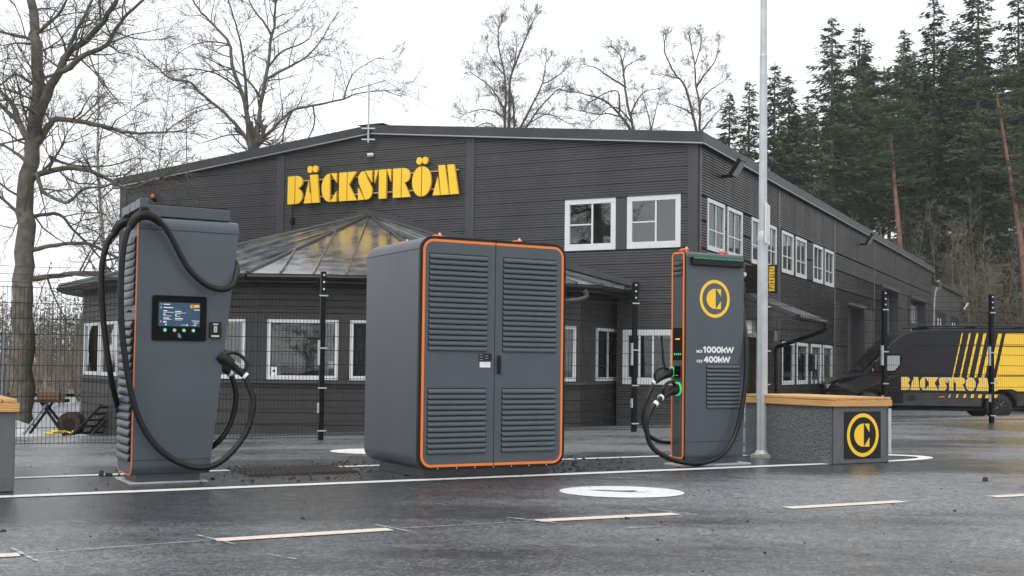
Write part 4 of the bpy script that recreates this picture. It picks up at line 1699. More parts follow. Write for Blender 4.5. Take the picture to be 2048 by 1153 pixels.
def build_charger_slim():
    t = thing('slim_charger', 'slim dark grey charger with yellow C emblem and green-lit plugged connectors', 'charger', (1.809, 12.549, 0), TH)
    W, Y0, Y1, Z0, Z1, r = 0.80, -0.02, 0.20, 0.062, 2.262, 0.05
    fx = lambda a, b, d: (d, a, b)
    prof = rrect(Y0, Z0, Y1, Z1, r, 7)
    m = B()
    m.prism(prof, fx, 0.012, W)
    m.build('body', 'charger', t, smooth='auto')
    m = B()
    m.ring(rrect(Y0 - 0.003, Z0 - 0.003, Y1 + 0.003, Z1 + 0.003, r, 7), rrect(Y0 + 0.006, Z0 + 0.006, Y1 - 0.006, Z1 - 0.006, r - 0.006, 7), fx, 0.0, 0.014)
    m.build('gasket', 'black', t)
    m = B()
    m.ring(rrect(Y0 + 0.003, Z0 + 0.003, Y1 - 0.003, Z1 - 0.003, r - 0.003, 7), rrect(Y0 + 0.024, Z0 + 0.024, Y1 - 0.024, Z1 - 0.024, r - 0.024, 7), fx, -0.008, 0.001)
    m.build('orange_trim', 'orange', t)
    m = B()
    m.prism(rrect(Y0 + 0.0245, Z0 + 0.0245, Y1 - 0.0245, Z1 - 0.0245, r - 0.025, 7), fx, -0.004, 0.010)
    fp = m.build('front_panel', 'charger_dark', t)
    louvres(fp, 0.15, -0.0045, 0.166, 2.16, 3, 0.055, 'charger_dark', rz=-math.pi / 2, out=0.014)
    boxo('display', (-0.0075, 0.012, 1.11), (-0.0042, 0.170, 1.45), 'screen_black', fp)
    boxo('display_logo', (-0.0088, 0.05, 1.325), (-0.0078, 0.125, 1.34), 'screen_orange', fp)
    for k in range(4):
        m = B()
        y = 0.140 - k * 0.034
        m.tube([(-0.0076, y, 1.172), (-0.0092, y, 1.172)], 0.0105, 10)
        m.build('button', 'green_led', fp)
    boxo('card_reader', (-0.022, 0.040, 0.93), (-0.0045, 0.130, 1.05), 'screen_black', fp, bevel=0.004)
    boxo('reader_label', (-0.024, 0.06, 0.945), (-0.0224, 0.11, 0.951), 'button_white', fp)
    boxo('port_label', (-0.006, 0.06, 0.668), (-0.0045, 0.12, 0.676), 'black', fp)
    # socket with green light ring
    for (y, z, rr_) in ((0.085, 0.805, 0.070), (0.178, 0.985, 0.05)):
        m = B()
        m.ring(ell(y, z, rr_, rr_ * 1.05, 28), ell(y, z, rr_ * 0.80, rr_ * 0.84, 28), fx, -0.020, -0.004)
        m.build('light_ring', 'green_led', fp)
    # broad side
    fy = lambda a, b, d: (a, Y0 - d, b)
    sd = fy
    boxo('seam', (0.02, Y0 - 0.0015, 0.245), (W - 0.001, Y0 + 0.002, 0.249), 'void', t)
    boxo('seam', (0.02, Y0 - 0.0015, 2.195), (W - 0.001, Y0 + 0.002, 2.198), 'void', t)
    lb = boxo('light_bar', (0.07, Y0 - 0.045, 2.120), (0.765, Y0 - 0.0, 2.205), 'black', t, bevel=0.006)
    for k in range(6):
        x = 0.085 + k * 0.113
        boxo('light_strip', (x, Y0 - 0.0475, 2.188), (x + 0.104, Y0 - 0.038, 2.199), 'green_dim', lb)
    emblem(t, fy, 0.402, 1.770, 0.203, 0.0018)
    for s_, x, z, w_, h_, th_ in (('MCS', 0.160, 1.190, 0.076, 0.030, 0.0075), ('1000kW', 0.249, 1.190, 0.410, 0.070, 0.0185),
                                  ('CCS', 0.162, 1.086, 0.074, 0.030, 0.0075), ('400kW', 0.257, 1.086, 0.354, 0.070, 0.0185)):
        stroke_text('power_lettering', s_, t, x, z, w_, h_, th_, Y0)
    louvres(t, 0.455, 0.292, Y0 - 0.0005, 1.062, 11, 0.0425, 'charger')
    boxo('plinth', (0.03, Y0 + 0.02, 0.0), (W - 0.06, Y1 - 0.02, 0.08), 'charger_dark', t)
    boxo('base_plate', (-0.05, Y0 - 0.06, 0.0), (W + 0.06, Y1 + 0.06, 0.012), 'galv', t)
    lifting_eye(t, (0.08, 0.09, Z1), 0.0)
    lifting_eye(t, (0.60, 0.09, Z1), math.pi)
    # connectors and cables
    g = connector(t, (-0.012, 0.085, 0.808), (-0.31, -0.03, 0.715), (-0.1, -0.2, 1), 1.0)
    cable(t, [(-0.29, -0.02, 0.722), (-0.345, -0.045, 0.690), (-0.441, -0.05, 0.603), (-0.503, -0.05, 0.439), (-0.457, -0.06, 0.234), (-0.297, -0.08, 0.115), (-0.071, -0.09, 0.047), (0.192, -0.09, 0.030), (0.46, -0.09, 0.115),
              (0.629, -0.09, 0.316), (0.731, -0.09, 0.637), (0.79, -0.075, 0.96), (0.822, -0.04, 1.285), (0.832, 0.03, 1.60), (0.83, 0.09, 1.95), (0.815, 0.10, 2.1)])
    m = B()
    m.tube([(-0.372, -0.047, 0.668), (-0.40, -0.049, 0.642)], 0.031, 12)
    m.build('cable_sleeve', 'white', t, smooth='auto')
    g = connector(t, (-0.012, 0.178, 0.985), (-0.235, 0.20, 0.865), (-0.1, -0.1, 1), 0.85)
    cable(t, [(-0.22, 0.20, 0.872), (-0.275, 0.20, 0.78), (-0.335, 0.20, 0.661), (-0.365, 0.21, 0.504), (-0.31, 0.22, 0.345), (-0.185, 0.24, 0.264), (-0.015, 0.27, 0.229), (0.3, 0.30, 0.24), (0.6, 0.29, 0.5), (0.78, 0.24, 1.0), (0.815, 0.14, 1.9)], 0.022)
    boxo('cable_bracket', (W - 0.004, 0.04, 2.02), (W + 0.05, 0.16, 2.16), 'black', t, bevel=0.006)


build_charger_slim()


def build_charger_tall():
    t = thing('tall_charger', 'broad dark grey charger with touch screen, overhead cable arm and tapered side', 'charger', (-3.181, 10.012, 0), TH)
    Y0, Y1, Z0, Z1, r = 0.02, 0.60, 0.066, 2.268, 0.085
    xr = lambda z: 0.675 + 0.213 * max(0, min(1, (z - 0.2) / 1.97))
    prof = rrect(Y0, Z0, Y1, Z1, r, 8)
    m = B()
    m.prism(prof, lambda a, b, d: (0.012 + 0.012 * b / 2.2 if d == 0 else xr(b), a, b), 0, 1)
    m.build('body', 'charger', t, smooth='auto')
    fx = lambda a, b, d: (d + 0.012 * b / 2.2, a, b)
    m = B()
    m.ring(rrect(Y0 - 0.001, Z0 - 0.001, Y1 + 0.001, Z1 + 0.001, r, 8), rrect(Y0 + 0.012, Z0 + 0.012, Y1 - 0.012, Z1 - 0.012, r - 0.012, 8), fx, 0.005, 0.0118)
    m.build('orange_trim', 'orange', t)
    m = B()
    m.prism(rrect(Y0 + 0.0135, Z0 + 0.0135, Y1 - 0.0135, Z1 - 0.0135, r - 0.014, 8), fx, 0.006, 0.0115)
    sp = m.build('side_panel', 'charger', t)
    louvres(sp, 0.50, -0.001 + 0.010, Y1 - 0.04, 2.10, 9, 0.066, 'charger', rz=-math.pi / 2, h=0.060, out=0.013, gap=False)
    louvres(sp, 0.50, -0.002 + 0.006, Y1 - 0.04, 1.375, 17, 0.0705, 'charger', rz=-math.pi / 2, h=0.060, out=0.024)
    m = B()
    m.tube([(0.0, 0.10, 1.455), (-0.035, 0.10, 1.455)], 0.010, 8)
    m.tube([(-0.03, 0.07, 1.455), (-0.03, 0.15, 1.455)], 0.012, 8)
    m.build('lock', 'black', sp)
    # front seams
    boxo('seam', (0.03, Y0 - 0.0015, 2.157), (xr(2.157) - 0.002, Y0 + 0.002, 2.162), 'void', t)
    boxo('seam', (0.03, Y0 - 0.0015, 0.196), (xr(0.2) - 0.002, Y0 + 0.002, 0.200), 'void', t)
    # screen
    fy = lambda a, b, d: (a, Y0 - d, b)
    m = B()
    m.prism(rrect(0.150, 1.212, 0.612, 1.598, 0.02, 5), fy, 0.0, 0.012)
    s_ = m.build('screen_bezel', 'screen_black', t, smooth='auto')
    boxo('display', (0.203, Y0 - 0.0135, 1.335), (0.555, Y0 - 0.0122, 1.540), 'screen', s_)
    yb = Y0 - 0.0148
    def bar(x, z, w, h, mt='screen_white'):
        boxo('display_line', (0.203 + x, yb, 1.335 + z), (0.203 + x + w, yb + 0.0008, 1.335 + z + h), mt, s_)
    for x, z, w in ((.04, .184, .055), (.04, .156, .080), (.04, .128, .032), (.138, .125, .055), (.04, .096, .018), (.138, .094, .016), (.04, .066, .05), (.138, .064, .068), (.04, .037, .028)):
        bar(x, z, w, .0065)
    for x, z, w in ((.04, .118, .090), (.138, .115, .092), (.04, .110, .02), (.138, .106, .05), (.04, .086, .068), (.138, .083, .046), (.04, .057, .07), (.138, .054, .06), (.28, .05, .07), (.29, .04, .05), (.30, .028, .035), (.04, .028, .032), (.19, .012, .05), (.285, .012, .03)):
        bar(x, z, w, .003)
    for k, z in (('1', .182), ('2', .153), ('3', .034)):
        place_text('display_number', text_mesh(k, 0.018, 0.0005), 'screen_white', s_, (0.218, yb + 0.0005, 1.335 + z), (1, 0, 0), (0, 0, 1))
    for x in (.062, .243, .312):
        m = B()
        m.prism(ell(0.203 + x, 1.349, .0065, .0065, 12), lambda a, b, d: (a, yb + d, b), 0, 0.0008)
        m.build('display_dot', 'screen_white', s_)
    m = B()
    m.ring(ell(0.485, 1.510, .016, .016, 20), ell(0.485, 1.510, .0125, .0125, 20), lambda a, b, d: (a, yb + d, b), 0, 0.0008)
    m.prism(arc(0.486, 1.510, .008, .008, 90, 270, 8), lambda a, b, d: (a, yb + d, b), 0, 0.0008)
    m.build('display_logo', 'screen_orange', s_)
    bar(.302, .179, .042, .010, 'screen_orange')
    bar(.302, .166, .042, .010, 'screen_orange')
    bar(.318, .143, .03, .006)
    m = B()
    m.prism(ell(0.512, 1.481, .006, .006, 12), lambda a, b, d: (a, yb + d, b), 0, 0.0008)
    m.build('display_dot', 'screen_white', s_)
    for k in range(4):
        x = 0.259 + k * 0.0805
        z = 1.302
        m = B()
        m.tube([(x, Y0 - 0.011, z), (x, Y0 - 0.018, z)], 0.0145, 16)
        bt = m.build('button', 'green_led' if k != 1 else 'button_white', s_)
        m = B()
        m.tube([(x, Y0 - 0.018, z), (x, Y0 - 0.0195, z)], 0.0095, 16)
        m.build('button_face', 'button_white', bt)
    for rr_ in (0.010, 0.019, 0.028):
        m = B()
        m.tube([(0.366 + rr_ * math.cos(R(a)), Y0 - 0.0128, 1.246 + rr_ * math.sin(R(a))) for a in range(-20, 81, 10)], 0.0022, 5)
        m.build('contactless_mark', 'button_white', s_)
    m = B()
    m.prism(rrect(0.638, 1.240, 0.742, 1.382, 0.012, 4), fy, 0.0, 0.022)
    rd = m.build('card_reader', 'black', t, smooth='auto')
    boxo('reader_slot', (0.676, Y0 - 0.0235, 1.292), (0.704, Y0 - 0.0225, 1.345), 'button_white', rd)
    boxo('reader_symbol', (0.683, Y0 - 0.0245, 1.300), (0.697, Y0 - 0.0238, 1.335), 'grey_paint', rd)
    boxo('reader_label', (0.655, Y0 - 0.0235, 1.252), (0.724, Y0 - 0.0225, 1.266), 'button_white', rd)
    boxo('reader_label', (0.668, Y0 - 0.0235, 1.356), (0.712, Y0 - 0.0225, 1.368), 'button_white', rd)
    # base
    boxo('plinth', (0.06, 0.075, 0.008), (0.60, 0.54, 0.085), 'charger_dark', t)
    boxo('base_plate', (-0.01, 0.0, 0.0), (0.655, 0.60, 0.010), 'galv', t, bevel=0.003)
    # overhead cable arm
    boxo('cable_tray', (0.085, 0.15, 2.285), (0.845, 0.23, 2.385), 'charger', t, bevel=0.006)
    boxo('cable_tray', (0.085, 0.42, 2.285), (0.845, 0.50, 2.380), 'charger', t, bevel=0.006)
    boxo('tray_lid', (0.10, 0.17, 2.386), (0.83, 0.48, 2.396), 'black', t)
    for x in (0.2, 0.72):
        boxo('tray_foot', (x, 0.16, 2.262), (x + 0.05, 0.48, 2.29), 'black', t)
    a = boxo('arm', (0.010, -0.075, 2.325), (0.082, 0.10, 2.405), 'charger', t, bevel=0.006)
    boxo('arm', (0.010, 0.106, 2.322), (0.080, 0.33, 2.400), 'charger', t, bevel=0.006)
    boxo('arm', (0.008, 0.336, 2.316), (0.078, 0.66, 2.396), 'charger', t, bevel=0.006)
    # yokes
    for (x, y, z, s2) in ((0.045, -0.095, 2.255, 1.0), (-0.005, 0.36, 2.235, 0.95)):
        m = B()
        pts = smooth_path([(x - 0.115 * s2, y, z - 0.10), (x - 0.065, y, z - 0.025), (x, y, z + 0.008), (x + 0.08, y, z - 0.010), (x + 0.145 * s2, y, z - 0.065)], 5)
        m.tube(pts, _lerp([0.030, 0.040, 0.046, 0.040, 0.030], len(pts)), 12)
        yk = m.build('cable_yoke', 'black', t, smooth='auto')
        m = B()
        m.prism([(x - 0.085, z - 0.02), (x + 0.085, z - 0.015), (x + 0.022, z + 0.075), (x - 0.022, z + 0.075)], lambda a_, b_, d_: (a_, d_, b_), y - 0.022, y + 0.03)
        m.build('yoke_plate', 'black', yk, bevel=0.006)
        for dx in (-0.052, 0.052):
            m = B()
            m.tube([(x + dx, y - 0.020, z + 0.015), (x + dx, y - 0.026, z + 0.015)], 0.008, 8)
            m.build('screw', 'galv', yk)
    # cables
    Y = -0.095
    cable(t, [(0.17, Y, 2.21), (0.215, Y, 2.175), (0.285, Y + .005, 2.068), (0.417, Y + .01, 1.84), (0.548, Y + .015, 1.718), (0.657, Y + .02, 1.671), (0.766, Y + .03, 1.672), (0.842, Y + .06, 1.735), (0.878, Y + .12, 1.86), (0.872, 0.12, 1.95), (0.84, 0.2, 1.96)])
    cable(t, [(-0.05, Y, 2.17), (-0.095, Y, 2.10), (-0.128, Y, 1.875), (-0.128, Y, 1.459), (-0.083, Y, 1.044), (0.024, Y, 0.588), (0.215, Y, 0.292), (0.491, Y, 0.137), (0.726, Y - .005, 0.172), (0.941, Y, 0.404), (1.011, Y, 0.665), (0.985, Y + .02, 0.80), (0.945, Y + .04, 0.905)])
    Y = 0.36
    cable(t, [(-0.10, Y, 2.145), (-0.16, Y, 2.06), (-0.208, Y, 1.816), (-0.184, Y, 1.386), (-0.12, Y, 0.957), (-0.05, Y + .1, 0.72), (0.1, Y + .32, 0.42), (0.45, Y + .36, 0.20), (0.66, Y + .2, 0.20), (0.804, Y, 0.292), (0.936, Y, 0.469), (0.987, Y, 0.694), (0.965, Y, 0.852), (0.93, Y, 0.93)])
    g = connector(t, (0.735, 0.02, 1.095), (0.945, -0.055, 0.915), (0.6, -0.1, 0.8), 0.95)
    place_text('connector_print', text_mesh('HPC', 0.036, 0.0006), 'button_white', g, (0.838, -0.084, 1.030), (0.74, 0, -0.64), (0.64, 0, 0.74))
    connector(t, (0.755, 0.34, 1.06), (0.93, 0.36, 0.93), (0.6, -0.1, 0.8), 0.9)
    boxo('holster', (0.74, 0.05, 1.02), (0.80, 0.52, 1.15), 'black', t, bevel=0.01)


build_charger_tall()

# ------------------------------------------------------------------ concrete benches
from mathutils import noise as mnoise


def build_bench(origin, label, sign):
    t = thing('concrete_bench', label, 'bench', origin, TH)
    W, D, Hh = 0.85, 1.42, 0.625
    m = B()
    m.box((0.012, 0.0, 0), (W, D, Hh))
    blk = m.build('block', 'concrete_smooth', t, bevel=0.012)
    # rough split face
    m = B()
    nu, nv = 170, 76
    for j in range(nv + 1):
        for i in range(nu + 1):
            y, z = D * i / nu, Hh * j / nv
            p = V3((y * 1.0, z * 1.0, 3.1))
            o = 0.004 * mnoise.noise(p * 9) + 0.006 * mnoise.noise(p * 46) + 0.007 * mnoise.noise(p * 95)
            edge = min(1, min(i, nu - i, j, nv - j) / 3)
            m.v.append((0.0 + min(0.008, o * edge - 0.006), y, z))
    m.f = [(j * (nu + 1) + i, (j + 1) * (nu + 1) + i, (j + 1) * (nu + 1) + i + 1, j * (nu + 1) + i + 1) for j in range(nv) for i in range(nu)]
    m.build('rough_face', 'concrete_rough', blk)
    # timber seat: boards on a skirt
    z0 = Hh + 0.002
    m = B()
    m.box((-0.035, -0.028, z0), (-0.0, D + 0.03, z0 + 0.068))
    m.build('skirt_board', 'wood', t, bevel=0.003)
    m = B()
    m.box((0.001, -0.03, z0), (W + 0.02, 0.006, z0 + 0.070))
    m.build('skirt_board', 'wood', t, bevel=0.003)
    for k in range(8):
        x = -0.038 + k * 0.113
        boxo('seat_board', (x, -0.034 + 0.004 * (k % 3), z0 + 0.0725), (x + 0.098, D + 0.03, z0 + 0.100), 'wood', t, bevel=0.003)
    if sign:
        fy = lambda a, b, d: (a, -0.003 - d, b)
        sg = boxo('emblem_plate', (0.168, -0.008, 0.055), (0.715, -0.0005, 0.570), 'black', t)
        m = B()
        emblem(sg, lambda a, b, d: (a, -0.0085 - d, b), 0.442, 0.312, 0.238, 0.002)
        boxo('edge_plate', (0.825, -0.02, 0.10), (0.868, -0.012 + 0.004, 0.60), 'galv', t)
    return t


build_bench((3.48, 12.903, 0), 'dark concrete block bench with timber top and yellow C emblem plate', True)
c = V3((-3.874, 9.34, 0)) - E1 * 0.85
build_bench((c.x, c.y, 0), 'plain concrete block bench with timber top beside the touch-screen charger', False)


def build_pole():
    t = thing('lamp_post', 'tall galvanised lamp post standing beside the concrete bench', 'lamp post', (2.92, 13.86, 0))
    m = B()
    m.tube([(0, 0, 0.02), (0, 0, 2.50), (0, 0, 2.60), (-0.003, 0, 2.63)], [0.062, 0.061, 0.061, 0.05], 20)
    m.build('lower_shaft', 'galv', t, smooth='auto')
    m = B()
    m.tube([(0, 0, 2.52), (0.0, 0, 2.575)], [0.0665, 0.0655], 20)
    m.build('collar', 'galv', t, smooth='auto')
    m = B()
    m.tube([(0, 0, 2.6), (0, 0, 4.70)], [0.048, 0.045], 18)
    m.build('upper_shaft', 'galv', t, smooth='auto')
    m = B()
    m.tube([(0, 0, 4.62), (0, 0, 8.5)], [0.040, 0.034], 16)
    m.build('top_shaft', 'galv', t, smooth='auto')
    m = B()
    m.tube([(0, 0, 4.69), (0, 0, 4.72)], [0.047, 0.041], 16)
    m.build('collar', 'galv', t, smooth='auto')
    m = B()
    n = 22
    m.tube([(0, 0, 0.0), (0, 0, 0.03), (0, 0, 0.045)], [0.135, 0.13, 0.10], n)
    m.build('foundation', 'concrete_pale', t, smooth='auto')
    m = B()
    m.tube([(0, 0, 0.04), (0, 0, 0.085)], [0.09, 0.064], 18)
    m.build('foot', 'galv', t, smooth='auto')
    # lantern out of frame at the top
    m = B()
    m.tube([(0, 0, 8.5), (0.0, 0, 8.6), (0.5, -0.3, 8.7)], 0.03, 8)
    m.box((0.4, -0.5, 8.66), (0.95, -0.25, 8.76))
    m.build('lantern', 'galv', t)
    # sign plate strapped on, seen edge on
    t2 = thing('post_sign', 'white sign plate strapped edge-on to the lamp post', 'sign', (2.92, 13.86, 2.45), R(-20))
    boxo('panel', (0.052, -0.19, 0.03), (0.060, 0.17, 0.50), 'white', t2)
    for z in (0.08, 0.46):
        m = B()
        m.ring(ell(0, 0, .0525, .0525, 20), ell(0, 0, .049, .049, 20), lambda a, b, d: (a, b, d), z + 0.05, z + 0.065)
        m.build('strap', 'galv', t2)


build_pole()

# ------------------------------------------------------------------ van
def build_van():
    gzv = gz(11.5, 34.0)
    t = thing('delivery_van', 'dark high-roof van with yellow stripes and BACKSTROMS lettering behind the fence', 'van', (8.92, 33.55, gzv), R(-3.5))
    Wd, ZB = 1.98, 0.34
    out = [(0.02, 0.36), (-0.02, 0.55), (0.0, 0.80), (0.08, 0.98), (0.30, 1.09), (0.72, 1.19), (0.98, 1.27), (1.40, 1.72), (1.72, 2.10), (1.92, 2.28), (2.12, 2.40), (2.55, 2.49), (3.2, 2.53), (6.05, 2.53), (6.22, 2.44), (6.28, 2.1), (6.30, 1.2), (6.30, 0.42), (6.22, 0.36)]
    def arch(cx, r):
        return [(cx + r * math.cos(R(a)), 0.36 + r * math.sin(R(a))) for a in range(0, 181, 20)]
    fwx, rwx = 1.16, 4.72
    poly = out + arch(rwx, 0.46) + arch(fwx, 0.44)
    m = B()
    # sides lean in slightly towards the roof
    def fn(a, b, d):
        lean = 0.10 * max(0, (b - 1.25) / 1.3) ** 1.3
        nose = 0.22 * max(0, (0.75 - a) / 0.75) ** 2
        y = (lean + nose) if d == 0 else Wd - lean - nose
        return (a, y, b)
    m.prism(poly, fn, 0, 1)
    m.build('body', 'van_black', t, smooth='auto', bevel=0.05)
    def side(name, polygon, mt, parent=t, d=0.006, th=0.005):
        m_ = B()
        vs = []
        for o_ in (d, d - th):
            for a, b in polygon:
                p = fn(a, b, 0)
                vs.append((p[0], p[1] - o_, p[2]))
        n = len(polygon)
        m_.add(vs, [tuple(range(n)), tuple(range(2 * n - 1, n - 1, -1))] + [(i, n + i, n + (i + 1) % n, (i + 1) % n) for i in range(n)])
        return m_.build(name, mt, parent)
    # front end
    side('fender', ([(0.05, 0.40), (0.03, 0.80), (0.11, 0.96), (0.32, 1.07), (0.72, 1.17), (0.99, 1.25), (2.08, 1.25), (2.08, 0.42), (1.64, 0.42)] + [(fwx + 0.46 * math.cos(R(a)), 0.38 + 0.46 * math.sin(R(a))) for a in range(0, 181, 20)])[::-1], 'van_front')
    boxo('bumper', (-0.07, 0.16, 0.30), (0.42, Wd - 0.16, 0.72), 'van_front', t, bevel=0.06)
    boxo('grille', (-0.045, 0.45, 0.70), (0.10, Wd - 0.45, 0.95), 'black', t, bevel=0.03)
    for y in (0.20, Wd - 0.50):
        m = B()
        m.obox((-0.01, y, 0.80), (0.34, -0.10 if y < 1 else 0.10, 0.17), (0, 0.28, 0), (0.0, 0, 0.10))
        m.build('headlight', 'lamp', t, bevel=0.02)
    m = B()
    m.add([fn(a, b, d) for a, b, d in ((1.02, 1.31, 0), (1.70, 2.08, 0), (1.70, 2.08, 1), (1.02, 1.31, 1))], [(0, 3, 2, 1)])
    m.v = [(p[0] - 0.025, p[1] + (0.09 if p[1] < 1 else -0.09), p[2] + 0.02) for p in m.v]
    m.build('windscreen', 'van_front', t)
    # side glass
    side('door_window', [(1.13, 1.30), (1.60, 1.80), (2.02, 1.80), (2.06, 1.72), (2.04, 1.48), (1.86, 1.30), (1.45, 1.25)][::-1], 'screen_black', d=0.008)
    side('window_pane', [(1.56, 1.33), (1.56, 1.75), (1.99, 1.76), (1.98, 1.50), (1.84, 1.34)][::-1], mat("van_side_glass", (0.30, 0.35, 0.37), 0.08), d=0.014)
    # mirror
    boxo('mirror', (1.20, -0.26, 1.30), (1.34, -0.06, 1.62), 'van_front', t, bevel=0.04)
    boxo('mirror_indicator', (1.17, -0.24, 1.31), (1.20, -0.16, 1.40), 'amber', t)
    # pressed side panel outline, rubbing strip, handle, lamps
    def outline(pts, mt='black', w=0.012):
        m_ = B()
        q = []
        for a, b in pts:
            p = fn(a, b, 0)
            q.append((p[0], p[1] - 0.004, p[2]))
        m_.tube(q, w, 6)
        m_.build('panel_groove', mt, t)
    outline([(6.1, 2.06), (2.45, 2.06), (2.34, 2.02), (2.31, 1.92)], 'black')
    outline([(2.36, 1.42), (2.45, 1.30), (2.65, 1.25), (6.1, 1.25)], 'van_black', 0.010)
    outline([(2.12, 0.45), (2.12, 1.9), (2.16, 2.0)], 'black', 0.006)
    outline([(1.0, 1.28), (2.1, 1.98), (2.25, 1.98)], 'black', 0.008)
    side('rubbing_strip', [(1.62, 0.74), (1.62, 0.78), (4.2, 0.78), (4.2, 0.74)][::-1], 'black', d=0.016, th=0.012)
    side('sill', [(1.66, 0.37), (1.66, 0.73), (4.22, 0.73), (4.22, 0.37)][::-1], 'van_lower', d=0.005)
    side('sill', [(5.2, 0.40), (5.2, 0.73), (6.27, 0.73), (6.27, 0.40)][::-1], 'van_lower', d=0.005)
    side('side_marker', [(3.06, 0.60), (3.06, 0.64), (3.20, 0.64), (3.20, 0.60)][::-1], 'amber', d=0.02, th=0.015)
    side('fuel_flap', [(2.22, 0.5), (2.22, 0.66), (2.4, 0.66), (2.4, 0.5)][::-1], 'black', d=0.012, th=0.006)
    # livery: yellow rear, slanting stripes, letters with white outline
    side('livery_panel', [(4.62, 0.84), (5.02, 2.42), (6.20, 2.42), (6.27, 2.1), (6.28, 0.80), (5.2, 0.80), (5.05, 0.86)][::-1], 'yellow', d=0.008)
    for k in range(7):
        x, w = 3.42 + k * 0.20, 0.035 + k * 0.014
        side('livery_stripe', [(x, 1.16), (x + 0.30, 2.42), (x + 0.30 + w, 2.42), (x + w, 1.16)][::-1], 'yellow', d=0.007)
        side('livery_stripe', [(x - 0.10, 0.60), (x - 0.07, 0.70), (x - 0.07 + w, 0.70), (x - 0.10 + w, 0.60)][::-1], 'yellow', d=0.012)
    x = 2.02
    for ch, w in zip('BACKSTROMS', (.24, .27, .25, .27, .22, .25, .27, .28, .38, .24)):
        m = B()
        f2 = lambda a, b, d: (fn(a, 0.81 + b, 0)[0], fn(a, 0.81 + b, 0)[1] - 0.020 - d, 0.81 + b)
        letter(m, ch, x + 0.012, w * 0.90, 0.34, f2, 0.0, 0.004)
        m.build('livery_letter', 'yellow', t)
        m = B()
        f3 = lambda a, b, d: (fn(a, 0.798 + b, 0)[0], fn(a, 0.798 + b, 0)[1] - 0.012 - d, 0.798 + b)
        for q, px in enumerate((-0.010, 0.010)):
            letter(m, ch, x + 0.012 + px, w * 0.90, 0.364, f3, 0.0005 * q, 0.003 + 0.0005 * q)
        m.build('letter_outline', 'white', t)
        x += w
    # roof bars
    for y in (0.22, Wd - 0.22):
        m = B()
        m.tube([(2.5, y, 2.60), (6.1, y, 2.62)], 0.024, 8)
        m.build('roof_bar', 'black', t)
    for x in (2.8, 4.1, 5.4):
        boxo('bar_foot', (x, 0.20, 2.50), (x + 0.07, Wd - 0.20, 2.60), 'black', t)
    # wheels
    for cx in (fwx, rwx):
        for y0, y1, yo in ((0.02, 0.26, 0.015), (Wd - 0.26, Wd - 0.02, Wd - 0.01)):
            m = B()
            m.tube([(cx, y0, 0.36), (cx, y0 + 0.03, 0.36), (cx, y1 - 0.03, 0.36), (cx, y1, 0.36)], [0.32, 0.36, 0.36, 0.32], 28)
            w = bpy.data.objects.new('wheel', None)
            col.objects.link(w)
            w.parent = t
            m.build('tyre', 'tyre', w, smooth='auto')
            m = B()
            ya, yb_ = (y0 - 0.004, y0 + 0.02) if y0 < 1 else (y1 + 0.004, y1 - 0.02)
            m.tube([(cx, yb_, 0.36), (cx, ya, 0.36)], 0.215, 24)
            m.build('rim', 'black', w, smooth='auto')
            for k in range(9):
                a = R(40 * k + 10)
                m = B()
                m.tube([(cx + 0.04 * math.cos(a), ya - 0.004 if y0 < 1 else ya + 0.004, 0.36 + 0.04 * math.sin(a)), (cx + 0.205 * math.cos(a), ya - 0.004 if y0 < 1 else ya + .004, 0.36 + 0.205 * math.sin(a))], [0.022, 0.013], 6)
                m.build('spoke', 'rim', w)
    boxo('underbody', (0.4, 0.3, 0.22), (6.1, Wd - 0.3, 0.40), 'void', t)


build_van()

